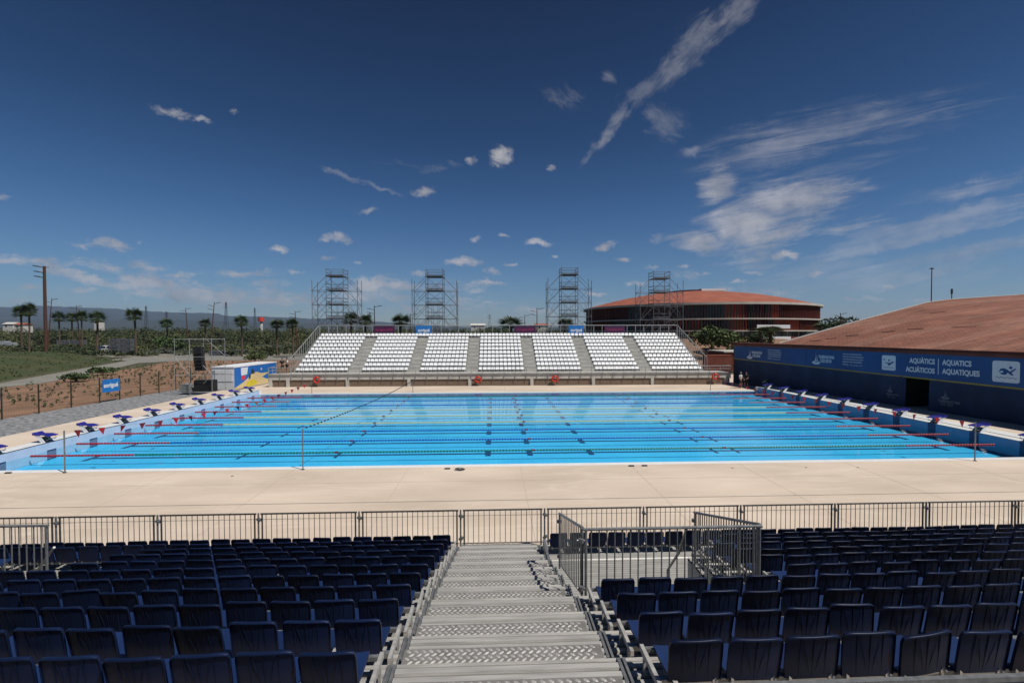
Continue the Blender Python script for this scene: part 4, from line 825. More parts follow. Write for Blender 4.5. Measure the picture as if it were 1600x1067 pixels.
# ------------------------------------------------------------------ container, PA scaffold, fence, gravel
CT = thing('site_container', 'white container with a blue seaside mural on its long side', 'container', (-27.0,48.9,0)); CT.rotation_euler = (0,0,R(-3))
Lc, Wc, Hc = 8.4, 2.35, 2.5
g = MB(); g.box(-Wc,0,0,Lc,.08,Hc-.12)
g.build('body','white_paint',CT); g = MB(); g.box(-Wc-.05,.05,-.05,Lc+.05,Hc-.118,Hc); g.build('roof','white_paint',CT)
g = MB(); g.box(-Wc-.02,.02,-.02,Lc+.02,0,.078); g.build('base_frame','galv_far',CT)
for z in (.95,1.75): g = MB(); g.box(-Wc+.15,-.15,-.03,-.002,z,z+.74 if z < 1.5 else z+.42); g.build('end_panel','white_paint',CT)
for z in (.9,1.7): g = MB(); g.box(-Wc+.05,-.05,-.02,-.001,z,z+.03); g.build('panel_joint','galv_far',CT)
ml = MB(); ml.box(.002,.02,.05,Lc-.05,.09,Hc-.125); mu = ml.build('mural','mural_blue',CT)
MS = Matrix(((0,0,1,.021),(1,0,0,0),(0,1,0,0),(0,0,0,1)))
g = MB(); g.prism([(.1,.1),(7.9,.1),(7.9,.55),(6.3,.62),(5.2,.95),(6.4,1.28),(6.9,1.36),(5.,1.42),(4.2,1.62),(3.2,1.55),(2.6,1.15),(1.7,.75),(.9,.5),(.1,.25)], .004, MS); g.build('sand_shape','mural_sand',mu)
MS2 = Matrix.Translation((.005,0,0)) @ MS; g = MB(); g.prism([(1.8,.18),(4.,.2),(4.3,.5),(3.6,.85),(2.8,.8),(2.2,.5)], .004, MS2); g.build('yellow_shape','mural_yellow',mu)
g = MB(); g.prism([(1.2,2.28),(2.5,2.28),(2.3,1.5),(1.25,1.45)], .004, MS); g.build('white_poster','white_print',mu)
g = MB(); g.prism([(1.3,1.42),(1.95,1.42),(1.85,1.0),(1.35,.95)], .004, MS2); g.build('orange_shape','ring_red',mu); g = MB(); g.prism([(3.2,2.0),(3.45,2.05),(3.75,1.5),(3.05,1.45)], .004, MS2); g.prism([(2.7,1.5),(3.,1.45),(2.9,1.0),(2.6,.9)], .004, MS2); g.build('dark_shape','mural_dark',mu)
g = MB(); g.box(.021,.03,5.0,5.18,1.75,2.0); g.build('wall_light','white_paint',CT)
t = thing('speaker_scaffold', 'open grey scaffold cube around the hanging black loudspeakers', 'scaffolding', (-29.,46.7,0)); g = MB(); hx, hy, hz = 1.75, 1.1, 5.5
for x in (-hx, -.35, hx):
    for y in (-hy, hy): g.tube((x,y,0),(x,y,hz),.026,6)
for z in (.25,1.9,3.7,hz-.1):
    for y in (-hy,hy): g.tube((-hx,y,z),(hx,y,z),.022,5)
    for x in (-hx,hx): g.tube((x,-hy,z),(x,hy,z),.022,5)
for p, q in (((.9,-hy,2.9),(hx,-hy,1.95)),((hx,-hy,1.9),(.9,-hy,1.1)),((-hx,-hy,1.9),(-.4,-hy,3.6)),((-hx,hy,.3),(-.4,hy,1.9)),((-hx,-hy,3.7),(-.4,-hy,2.)),((hx,hy,3.7),(0,hy,5.3))): g.tube(p,q,.025,5)
g.build('tube_frame','galv_far',t)
for z in (hz-.45,): g = MB(); g.box(-hx,hx,-.06,.06,z,z+.12); g.build('hoist_beam','galv_dark',t)
t = thing('line_array', 'tall column of stacked black loudspeakers hanging in the scaffold', 'loudspeaker', (-28.95,46.6,2.3))
for k in range(7):
    g = MB(); y = -.1-.03*(3-abs(3-k)); a = -.04*(k-4); g.hexa([(-.38,-.32+y+a,.34*k),(.38,-.32+y+a,.34*k),(.33,.32+y+a,.34*k),(-.33,.32+y+a,.34*k)],[(-.38,-.32+y+a,.34*k+.32),(.38,-.32+y+a,.34*k+.32),(.33,.32+y+a,.34*k+.32),(-.33,.32+y+a,.34*k+.32)]); g.build('speaker_cabinet','speaker_black',t)
g = MB(); g.tube((0,0,2.35),(0,0,2.8),.03,6); g.build('chain','galv_dark',t)
g = MB(); g.box(-.8,.8,-.5,.5,0,1.05); g.box(-.86,-.8,-.52,-.46,0,1.1); t = thing('flight_case', 'black cloth covered box on the scaffold floor', 'box', (-28.3,46.4,.3)); g.build('case_body','speaker_black',t); g = MB(); g.box(-.82,.82,-.52,.52,1.051,1.09); g.build('lid','black',t)
t = thing('equipment_stack', 'low stack of grey steel ballast frames beside the black box', 'ballast', (-30.0,46.4,.28)); g = MB()
for k in range(5): g.box(-.6+.03*k,.6-.05*k,-.5,.5,.16*k,.16*k+.10)
g.build('ballast_slab','galv_far',t); g = MB()
for x in (-.5,.4): g.tube((x,-.5,0),(x,-.5,.95),.03,5)
g.build('strap','galv',t)
g = MB(); g.add([(-26.8,10,.004),(-26.8,47.5,.004),(-29.5,49,.004),(-33.4,56,.004),(-34.6,30,.004),(-36,10,.004)], [(5,4,3,2,1,0)][0:1]); tag(g.build('gravel_strip','gravel'), kind='structure')
g = MB(); g.add([(-33.3,56,.0),(-36,10,0),(-62,10,.0),(-57,58,.0),(-62,84,.0),(-70,104,.0),(-40,104,.0),(-26,80,0),(-27,60,.0)], [(8,7,6,5,4,3,2,1,0)]); o = g.build('planting_bed','soil'); o.location.z = -.02; tag(o, kind='structure')
def px_at(px, py, z=0):
    d = ray(px,py); t_ = (z-H)/d.z; p = Vector((0,0,H))+d*t_; return p
fx = [(-34.6,27.2),(-34.4,30.2),(-34.2,33.3),(-34.1,35.8),(-34.05,38.4),(-33.9,40.9),(-33.8,42.9),(-33.7,45.2),(-33.6,47.5),(-33.5,49.8),(-33.5,52.2)]
t = thing('mesh_fence', 'thin dark green mesh fence along the gravel strip', 'fence', (-34.2,33,0))
for x, y in fx: g = MB(); g.tube((x,y,0),(x,y,2.2),.045,6); g.build('post','fence_green',t,world=True)
g = MB()
for (x,y),(x2,y2) in zip(fx, fx[1:]):
    for z in (.15,.9,1.6,2.1): g.tube((x,y,z),(x2,y2,z),.006,3)
    k_ = 24
    for q in range(1,k_): g.tube((x+(x2-x)*q/k_,y+(y2-y)*q/k_,.1),(x+(x2-x)*q/k_,y+(y2-y)*q/k_,2.12),.0035,3,cap=False)
g.build('wire_mesh','fence_green',t,world=True)
A_ = Vector((-33.95,40.95,0)); B_ = Vector((-33.7,42.85,0)); dA = (B_-A_).normalized(); t = thing('fence_sign','blue sign reading sorigué fixed to the green fence','sign',(-33.7,41.2,.95)); nf = Vector((dA.y,-dA.x,0))
g = MB(); P = [A_+dA*.2+nf*.05, B_-dA*.12+nf*.05, B_-dA*.12+nf*.09, A_+dA*.2+nf*.09]; g.hexa([(p.x,p.y,.85) for p in P],[(p.x,p.y,1.95) for p in P]); g.build('board','sign_blue',t,world=True)
mc = (A_+B_)/2+nf*.093; Mx = Matrix(((dA.x,0,nf.x,mc.x),(dA.y,0,nf.y,mc.y),(0,1,0,1.28),(0,0,0,1))); text('sorigué', .52, 'white_paint', t, Matrix.Translation(-t.location) @ Mx, align='CENTER', bold=.02, wscale=.85)
# path, grass mound, yard
def xe(y): # far edge of the path
    return -59.5 - max(0,(y-56))*.0 - (max(0,y-58)/45)**1.0*20.
g = MB(); vs = []
ys_ = [30,45,58,66,75,85,95,104,110,114]
for y in ys_: vs += [(xe(y),y,.012),(xe(y)+5.2+max(0,(y-95))*.9,y-(max(0,y-90))*.1,.012)]
g.add(vs, [(2*i,2*i+1,2*i+3,2*i+2) for i in range(len(ys_)-1)]); tag(g.build('path','path'), kind='structure')
g = MB(); g.add([(-86,104,0),(-66,102,0),(-30,104,0),(-30,117,0),(-90,119,0)],[(0,1,2,3,4)]); o = g.build('road','path'); o.location.z = .02; tag(o, kind='structure')
def mound(x, y):
    d = xe(y)-.3-x; return -.12+2.45*ss_(d/16)*(1-ss_((y-98)/16)*.9)+(.12*math.sin(x*.35+y*.2)+.08*math.sin(x*.9))*ss_(d/6)
hf('grass_bank', 'grass', -190, -59, 28, 118, 110, 60, lambda x,y: mound(x,y) if x < xe(y)-.3 else -.2)
g = MB(); g.add([(-230,119.5,0),(-30,118,0),(-30,190,0),(-260,190,0)],[(0,1,2,3)]); o = g.build('yard','yard'); o.location.z = .01; tag(o, kind='structure')
# ------------------------------------------------------------------ vegetation
def leafcloud(name, pts, size, m, parent=None, flat=.5, rng=RNG):
    pts = np.asarray(pts, float); n = len(pts); a = rng.normal(size=(n,3)); a /= np.linalg.norm(a,axis=1)[:,None]; b = rng.normal(size=(n,3)); b -= (b*a).sum(1)[:,None]*a; b /= np.linalg.norm(b,axis=1)[:,None]
    s = (size*rng.uniform(.6,1.3,n))[:,None]; V = np.stack([pts-a*s, pts+b*s*flat, pts+a*s, pts-b*s*flat], 1).reshape(-1,3); me = bpy.data.meshes.new(name)
    me.vertices.add(4*n); me.vertices.foreach_set('co', V.ravel()); me.loops.add(4*n); me.loops.foreach_set('vertex_index', np.arange(4*n)); me.polygons.add(n); me.polygons.foreach_set('loop_start', np.arange(0,4*n,4)); me.polygons.foreach_set('loop_total', np.full(n,4))
    me.update(calc_edges=True); me.materials.append(M[m]); o = bpy.data.objects.new(name, me); COL.objects.link(o)
    if parent is not None: o.parent = parent
    return o
def blob(c, r, n, rng=RNG, hollow=.55):
    d = rng.normal(size=(n,3)); d /= np.linalg.norm(d,axis=1)[:,None]; return np.array(c)+d*(np.array(r)*(hollow+(1-hollow)*rng.uniform(0,1,n)[:,None]**.6))
W = []
for k in range(1600):
    y = RNG.uniform(0,1)**.8*300+168; x = RNG.uniform(-1.12,.62)*y; h = RNG.uniform(3.5,8.2)*(1+.25*(y > 300)); 
    if x > 30 and y < 235: continue
    r = RNG.uniform(2.6,5.6)
    for q in range(3): W.append(blob((x+RNG.normal()*r*.5,y+RNG.normal()*r*.5,h*RNG.uniform(.4,.75)), (r*.7,r*.7,h*.40), 72))
for k in range(700):
    y = RNG.uniform(146,190); x = RNG.uniform(-1.12,-.15)*y; W.append(blob((x,y,.8), (2.6,2.,1.3), 40))
for k in range(260):
    y = RNG.uniform(122,150); x = RNG.uniform(-1.12,-.25)*y; W.append(blob((x,y,.5), (1.6,1.2,.6), 26))
tag(leafcloud('woodland', np.concatenate(W), .44, 'wood_leaf'), 'broad belt of scrubby green trees stretching to the hills', 'woodland', kind='stuff')
W = []; rr = random.Random(4)
for k in range(900):
    y = rr.uniform(24,96); x = -35.2-rr.random()*(18+ .12*y); 
    if x < xe(y)+6 or (x > -36 and y > 56): continue
    h_ = rr.choice([.12,.18,.3]); W.append(blob((x,y,h_), (.16,.16,h_), rr.randint(8,20), hollow=.1))
for k in range(120):
    x = rr.uniform(-33,-27); y = rr.uniform(62,100); W.append(blob((x,y,.3), (.6,.6,.4), 26, hollow=.1))
tag(leafcloud('young_shrub_cover', np.concatenate(W), .085, 'leaf'), 'small young shrubs dotted over the brown planting bed', 'ground cover', kind='stuff')
W = [];
for k in range(2600):
    y = rr.uniform(50,112); x = xe(y)-1-rr.random()*90; W.append(np.array([[x,y,mound(x,y)+.12]])+RNG.normal(size=(5,3))*[.4,.4,.05])
tag(leafcloud('grass_tufts', np.concatenate(W), .15, 'grass_blade'), 'rough tufts over the dark grass mound', 'grass', kind='stuff')
def bush(name, lab, cat, loc, r, h, n, m='leaf', trunk=True, group=None):
    t = thing(name, lab, cat, loc, group=group); pts = [blob((RNG.normal()*r*.45,RNG.normal()*r*.45,h*RNG.uniform(.45,.8)),(r*.55,r*.55,h*.28),n//9) for _ in range(9)]
    leafcloud('crown', np.concatenate(pts), .06*r+.12, m, t)
    g = MB(); g.path([(0,0,-.2),(.1,0,h*.3),(-.05,.1,h*.6)],[.12*r*.5,.09*r*.5,.03],6)
    for a in range(4): u = a*1.7; g.path([(.05,0,h*.3),(r*.3*math.cos(u),r*.3*math.sin(u),h*.6)],[.05,.02],5)
    g.build('trunk','trunk',t); return t
p = px_at(270,552); bush('shade_tree','dark rounded tree beside the stacked steel frames','tree',(p.x,p.y,0),4.,5.6,1500)
p = px_at(398,566); bush('bush','green bush at the corner of the yard behind the container','bush',(p.x,p.y,0),2.,1.8,500,'leaf_bright')
bush('bush','large leafy bush behind the arena side end of the white seats','bush',(41.5,86,1.7),3.6,5.6,1700,'leaf_bright'); bush('bush','leafy bush on the brown bank just before the palm','bush',(43.5,80,1.4),2.0,2.8,800,'leaf_bright')
bush('bush','dark bush on the brown bank by the banner wall corner','bush',(54,92,2.6),2.4,3.4,900); bush('shade_tree','dark tree peeping over the edge of the terracotta roof','tree',(108,140,3),6,7.5,1200)
for (x_, lab) in ((160,'low bush on the near edge of the path beside the blue fence sign'),(118,'tiny bush at the edge of the brown bed, left of the sign')):
    p = px_at(x_, 586 if x_ == 160 else 596); bush('bush',lab,'bush',(p.x,p.y,0),1.6,1.1,420,'leaf')
# palms
def make_palm():
    t = thing('palm_tree','x','palm tree',group='palm trees beyond the pool'); rr = random.Random(21); g = MB(); hgt = 10.
    g.path([(0,0,-.3),(.1,0,hgt*.35),(.05,.05,hgt*.7),(0,0,hgt)],[.34,.24,.22,.26],9); g.build('trunk','trunk',t)
    g = MB(); g.path([(0,0,hgt-1.3),(0,0,hgt-.6),(0,0,hgt+.1)],[.24,.45,.3],9); g.build('dead_skirt','trunk',t)
    g = MB()
    for k in range(58):
        az = rr.uniform(0,2*math.pi); el = rr.uniform(-.7,1.3); Lf = rr.uniform(2.0,2.9); d = Vector((math.cos(az)*math.cos(el),math.sin(az)*math.cos(el),math.sin(el))); b0 = Vector((0,0,hgt+.1)); tip = b0+d*Lf-Vector((0,0,.25))
        side = Vector((-math.sin(az),math.cos(az),0)); upv = d.cross(side)
        g.tube(b0, b0+d*Lf*.55, .025, 3, cap=False); hub = b0+d*Lf*.5
        for q in range(11):
            a = R(-100+20*q); v = (d*math.cos(a)+side*math.sin(a))*Lf*.55*rr.uniform(.8,1.1)-Vector((0,0,.22*abs(math.sin(a))+.1)); wv = upv*.02+side.cross(v).normalized()*.0; pn = v.cross(upv).normalized()*.075
            g.add([hub, hub+v*.5+pn, hub+v, hub+v*.5-pn], [(0,1,2,3)])
    g.build('crown','palm_leaf',t); return t
pm = make_palm(); note_kids(pm); first = True
palms = [(33,486,150,'first palm from the edge, close to the rust coloured mast'),(44,484,142,'tall palm just beside the rust coloured mast, away from it'),(92,494,160,'palm between the rust mast and the first leaning lamp'),(111,496,185,'small distant palm beside the leaning lamp'),
 (127,492,150,'palm in a pair, the one nearer the mast'),(150,493,140,'palm in a pair, the one farther from the mast'),(212,491,125,'big palm with its trunk rising in front of the crates'),(261,503,150,'palm behind the dark rounded tree'),(320,503,165,'palm straight above the speaker scaffold'),
 (377,502,120,'palm rising behind the white container'),(432,504,130,'slim palm left of the climbing stand railing'),(458,503,112,'palm nearest the climbing railing of the white seats'),(545,497,100,'palm behind the first scaffold tower'),(571,499,104,'palm just off the first scaffold tower'),(625,500,96,'palm above the gap between purple and blue boards'),
 (797,502,96,'small palm top showing over the purple board in the middle'),(881,504,110,'palm top behind the third scaffold tower'),(1123,517,92,'bushy palm on the bank beside the white seats'),(1134,520,96,'second palm on the bank, tucked behind the bushy one'),(1189,515,86,'palm in front of the arena, before the white banner'),(1203,513,88,'palm in front of the arena, closer to the terracotta roof'),(1283,510,120,'palm top at the edge of the terracotta roof')]
for x_, y_, D, lab in palms:
    d = ray(x_, y_); p = Vector((0,0,H))+d*(D/d.y); gz = 3.0 if x_ > 1100 else 0.; sc = (p.z-gz)/10.6; xy = max(.72, min(1.25, sc*1.0)); xy = 1.25 if sc < .8 else 1.1
    lab = lab.replace('left of','beside')
    if first: o = pm; o['label'] = lab; first = False
    else: o = dup(pm, (0,0,0), label=lab)
    vr = random.Random(x_); xy *= vr.uniform(.74,1.08); o.location = (p.x,p.y,gz); o.scale = (xy,xy*vr.uniform(.85,1.1),sc*vr.uniform(.96,1.02)); o.rotation_euler = (vr.gauss(0,.022),vr.gauss(0,.025),x_*1.3)
# ------------------------------------------------------------------ masts and lamps
p = px_at(72,548,2.1); D_ = 98.; d = ray(72,550); P0 = Vector((0,0,H))+d*(D_/d.y); P0.z = 1.9; d = ray(72.5,416); ztop = H+d.z*(D_/d.y)
t = thing('light_mast','tall rust coloured steel mast with floodlight arms on the grass mound','light mast',tuple(P0)); hm = ztop-P0.z
g = MB(); g.lathe([(.30,0),(.28,hm*.5),(.24,hm)],10); g.build('shaft','rust',t)
for k,(dz,l_) in enumerate(((.1,1.5),(1.2,1.35),(2.2,1.3))):
    g = MB(); z = hm-dz-.1; g.path([(0,0,z-.1),(-l_*.5,0,z+.05),(-l_,0,z+.25)],.07,6); g.build('arm','rust',t); g = MB(); g.hexa([(-l_-.5,-.3,z+.2),(-l_+.6,-.3,z-.02),(-l_+.6,.3,z-.02),(-l_-.5,.3,z+.2)],[(-l_-.5,-.3,z+.36),(-l_+.6,-.3,z+.14),(-l_+.6,.3,z+.14),(-l_-.5,.3,z+.36)]); g.build('floodlight','galv_dark',t)
g = MB(); g.path([(0,0,hm-.3),(.9,0,hm-.2)],.06,6); g.build('arm','rust',t)
for (x_, y_, D, lean, lab) in ((81,466,140,.10,'leaning dark lamp post just behind the rust coloured mast'),(119,477,150,-.08,'leaning dark lamp post between two palms'),(290,481,150,-.06,'thin leaning lamp post standing clear of the palms'),(335,472,130,.10,'tall leaning lamp post above the speaker scaffold'),
  (461,486,130,-.05,'small lamp post beside the first scaffold tower'),(585,477,100,.0,'straight dark lamp post between the first two scaffold towers'),(641,490,110,.0,'short lamp post just before the second scaffold tower'),(839,481,110,.0,'straight dark lamp post nearest the third scaffold tower'),(820,492,140,.0,'short distant lamp post behind the middle of the white seats'),
  (1313,489,110,-.10,'leaning lamp post over the terracotta roof edge'),(1321,498,130,.12,'small lamp post leaning away from its taller neighbour')):
    d = ray(x_, y_); p = Vector((0,0,H))+d*(D/d.y); t = thing('lamp_post', lab, 'lamp post', (p.x-lean*p.z,D,0), group='lamp posts beyond the pool'); hh = p.z; r = .13
    g = MB(); g.path([(0,0,0),(lean*hh*.5,0,hh*.5),(lean*hh,0,hh)],[.17,.14,.08],6); g.build('shaft','rust',t)
    for k,(f_,s_) in enumerate(((.98,1),(.86,-1 if k else 1),(.93,-1))):
        z = hh*f_ ; g = MB(); x = lean*z; g.path([(x,0,z-.2),(x+s_*1.1,0,z+.1)],.05,5); g.hexa([(x+s_*.7,-.15,z),(x+s_*1.6,-.15,z+.1),(x+s_*1.6,.15,z+.1),(x+s_*.7,.15,z)],[(x+s_*.7,-.15,z+.1),(x+s_*1.6,-.15,z+.2),(x+s_*1.6,.15,z+.2),(x+s_*.7,.15,z+.1)]); g.build('lamp_arm','galv_dark',t)
d = ray(1456,418); p = Vector((0,0,H))+d*(95/d.y); t = thing('floodlight_mast','very tall thin mast standing behind the terracotta roof','mast',(p.x,95,0)); g = MB(); g.lathe([(.13,0),(.08,p.z)],8); g.build('shaft','galv_dark',t); g = MB(); g.box(-.4,.4,-.12,.12,p.z-.35,p.z-.15); g.build('head_frame','galv_dark',t)
for (x_, y_, D, lab) in ((353,472,420,'lattice power pylon on the skyline beside the leaning lamp'),(228,478,520,'small power pylon against the hills behind the big palm'),(260,487,560,'tiny power pylon against the hills'),(398,481,600,'thin chimney like mast on the skyline'),(765,491,420,'small power pylon above the middle of the white seats')):
    d = ray(x_, y_); p = Vector((0,0,H))+d*(D/d.y); t = thing('power_pylon', lab, 'pylon', (p.x,D,0), group='power pylons on the skyline'); g = MB(); h = p.z; r = .16 if D > 500 else .14
    for sx in (-1,1):
        for sy in (-1,1): g.tube((1.9*sx,1.9*sy,0),(.25*sx,.25*sy,h),r,4)
    for k in range(8): z = h*k/8; w0 = 1.9-1.65*k/8; w1 = 1.9-1.65*(k+1)/8; s_ = 1 if k%2 else -1; g.tube((-w0*s_,-w0,z),(w1*s_,-w1,z+h/8),r*.7,3)
    g.build('lattice','galv_dark',t); g = MB()
    for z, w_ in ((h*.86,2.6),(h*.94,2.0)): g.tube((-w_,0,z),(w_,0,z),r,4)
    g.build('crossarm','galv_dark',t)
d = ray(408,496); p = Vector((0,0,H))+d*(380/d.y); t = thing('water_tower','small red and white tank standing on the skyline','water tower',(p.x,380,0)); g = MB(); g.lathe([(.01,p.z-3.2),(2.3,p.z-3.2),(2.3,p.z),(.01,p.z+.2)],12); g.build('tank','ring_red',t); g = MB(); g.tube((0,0,0),(0,0,p.z-3.25),1.2,8); g.build('tower_stem','shed_white',t)
for (x_, y_, D, w_, h_, lab) in ((20,506,300,6,5,'low white house at the foot of the hills by the picture edge'),(37,507,290,5,4.5,'pale house with sloping roof behind the first palms'),(155,502,420,4,9,'small white block beyond the palms'),(747,508,300,9,4,'white shed on the skyline behind the second seat block'),(846,508,290,8,4.2,'white shed on the skyline behind the purple board')):
    d = ray(x_, y_); p = Vector((0,0,H))+d*(D/d.y); t = thing('distant_house', lab, 'house', (p.x,D,0)); top = p.z+1; g = MB(); g.box(-w_/2,w_/2,-3,3,top-h_-9 if top-h_-9 > 0 else 0,top-1.2); g.build('wall','shed_white',t); g = MB(); g.hexa([(-w_/2-.4,-3.4,top-1.19),(w_/2+.4,-3.4,top-1.19),(w_/2+.4,3.4,top-1.19),(-w_/2-.4,3.4,top-1.19)],[(-w_/2-.4,-.2,top),(w_/2+.4,-.2,top),(w_/2+.4,.2,top),(-w_/2-.4,.2,top)]); g.build('roof','terracotta' if D < 295 else 'shed_white',t)
    g = MB(); g.box(-w_/4,-w_/4+.9,-3.05,-3.005,top-3,top-1.9); g.build('window','dark_glass',t)
# ------------------------------------------------------------------ stacked frames, crates, van in the yard
def stillage(m):
    g = MB(); w_, dp, h = 2.6, 1.6, 1.15
    for x in (-w_/2, w_/2):
        for y in (-dp/2, dp/2): g.box(x-.06,x+.06,y-.06,y+.06,0,h)
    g.box(-w_/2,w_/2,-dp/2,dp/2,.08,.2); g.box(-w_/2,w_/2,-dp/2+.02,dp/2-.02,h-.18,h-.06)
    for k in range(9): x = -w_/2+.15+k*(w_-.3)/8; g.hexa([(x-.1,-dp/2-.02,.2),(x+.08,-dp/2-.02,.2),(x+.08,dp/2-.1,.2),(x-.1,dp/2-.1,.2)],[(x+.02,-dp/2-.02,h-.19),(x+.2,-dp/2-.02,h-.19),(x+.2,dp/2-.1,h-.19),(x+.02,dp/2-.1,h-.19)])
    return g
sp = stillage(0).build('steel_stillage','crate_grey'); tag(sp,'x','crate','steel stillages and crates in the yard'); used = [0]
def put_crate(px, py, lev, lab, sc=1., m='crate_grey', rz=0):
    o = sp if not used[0] else sp.copy()
    if used[0]: COL.objects.link(o)
    used[0] += 1; p = px_at(px, py); o.location = (p.x,p.y,.02+lev*1.16*sc); o.scale = (sc,)*3; o.rotation_euler = (0,0,rz); o['label'] = lab
    if m != 'crate_grey': o.material_slots[0].link = 'OBJECT'; o.material_slots[0].material = M[m]
for lev in range(3):
    w_ = ['bottom','middle','top'][lev]
    put_crate(184,551,lev,'grey steel crate, %s of the tall stack behind the big palm, mast side'%w_,1.25); put_crate(199,552,lev,'grey steel crate, %s of the tall stack right behind the big palm trunk'%w_,1.25)
for lev in range(2):
    w_ = ['lower','upper'][lev]
    put_crate(103,546,lev,'dark steel crate, %s one of the pair nearest the rust mast'%w_,1.5); put_crate(122,546,lev,'dark steel crate, %s one of the pair away from the rust mast'%w_,1.5)
    put_crate(3,547,lev,'pale crate, %s one of the stack at the picture edge'%w_,1.4,'crate_pale'); put_crate(15,547,lev,'pale crate, %s one in the second stack from the picture edge'%w_,1.2,'crate_pale')
put_crate(68,547,0,'low steel crate just behind the rust mast foot',1.4); put_crate(26,547,0,'single pale crate ending the row at the picture edge',1.1,'crate_pale'); put_crate(141,545,0,'low grey crate between the stacks',1.3); put_crate(152,545,0,'low grey crate beside the parked van',1.2)
put_crate(356,547,0,'pale flat crate right of the loudspeaker column',1.5,'crate_pale'); put_crate(375,553,0,'dark crate behind the container roof',1.1); put_crate(340,556,0,'dark crate half hidden by the speaker scaffold',1.2)
def van(px, py, lab):
    p = px_at(px,py); t = thing('parked_van', lab, 'van', (p.x,p.y,.0)); g = MB(); g.hexa([(-2.4,-.95,.4),(2.3,-.95,.4),(2.3,.95,.4),(-2.4,.95,.4)],[(-2.4,-.9,1.3),(2.3,-.9,1.3),(2.3,.9,1.3),(-2.4,.9,1.3)]); g.hexa([(-2.4,-.9,1.3),(1.5,-.9,1.3),(1.5,.9,1.3),(-2.4,.9,1.3)],[(-2.3,-.8,2.2),(.8,-.8,2.2),(.8,.8,2.2),(-2.3,.8,2.2)]); g.build('body','white_paint',t)
    g = MB(); g.box(-.3,.9,-.93,-.86,1.4,1.95); g.box(-1.8,-.6,-.93,-.86,1.4,1.95); g.build('side_window','dark_glass',t)
    for x in (-1.5,1.5):
        for y in (-.9,.9): g = MB(); g.tube((x,y-.1,.38),(x,y+.1,.38),.38,12); g.build('wheel','black',t)
van(172,551,'white van parked between the crate stacks')
# loose heap of scaffold frames
t = thing('scaffold_bundle','untidy low heap of grey scaffold frames around the dark tree','scaffold parts',(0,0,0)); g = MB(); rr = random.Random(8); p0 = px_at(285,556); t.location = p0
for k in range(70):
    q = px_at(rr.uniform(228,320), rr.uniform(551,558)); z = rr.uniform(.2,1.5); a = rr.uniform(0,3.14); l_ = rr.uniform(.8,2.4); v = Vector((math.cos(a)*l_,math.sin(a)*l_*.5,rr.uniform(-.5,.9))); q = Vector((q.x,q.y,z)); g.tube(q, q+v, .05, 4)
tag(g.build('loose_tube','crate_grey',t,world=True), kind='stuff')
t = thing('scaffold_bundle','green grey stack of scaffold frames beside the slim palm','scaffold parts',tuple(px_at(420,549))); g = MB()
for k in range(9):
    for z in (.2,1.0,1.9): g.tube((-4+k,0,z),(-4+k,2.0,z),.06,4)
    g.tube((-4+k,0,0),(-4+k,0,2.2),.06,4)
for z in (.5,1.3,2.1): g.tube((-4.2,0,z),(4.2,0,z),.06,4)
g.build('frame_rack','crate_grey',t)
# ------------------------------------------------------------------ hills
def hills(D, prof, name, dep, seed):
    g = MB(); xs = np.linspace(-1.35, .75, 260); rr = np.random.default_rng(seed); ph = rr.uniform(0,6,8); n = len(xs); rows = 9; vs = []
    for j in range(rows):
        f = j/(rows-1)
        for x in xs:
            px = 770.8+718*x; y = np.interp(px, [p[0] for p in prof], [p[1] for p in prof]); top = (519.3-y)/718*D
            wob = 1+.05*math.sin(x*40+ph[0]+f*3)+.035*math.sin(x*95+ph[1]+f*5); z = max(-5, top*(f**.75)*(1 if f == 1 else wob)); dd = D-dep*(1-f)+ (dep*.12*math.sin(x*33+ph[2]) if 0 < f < 1 else 0)
            vs.append((x*dd, dd, z + (.0 if f < 1 else (3*math.sin(x*150)+2*math.sin(x*310))*D/8000)))
    g.add(vs, [(j*n+i, j*n+i+1, (j+1)*n+i+1, (j+1)*n+i) for j in range(rows-1) for i in range(n-1)]); tag(g.build(name,'hill_green',smooth=True), kind='structure')
hills(8200, [(-300,488),(0,483),(40,481),(90,478),(140,480),(200,482),(225,485),(290,488),(350,489),(362,493),(420,494),(480,497),(560,500),(640,505),(700,510),(1400,512)], 'hills', 2600, 1)
hills(5200, [(-300,500),(0,497),(100,499),(200,498),(330,500),(420,503),(520,505),(620,508),(700,514),(1400,514)], 'hills', 1500, 2)
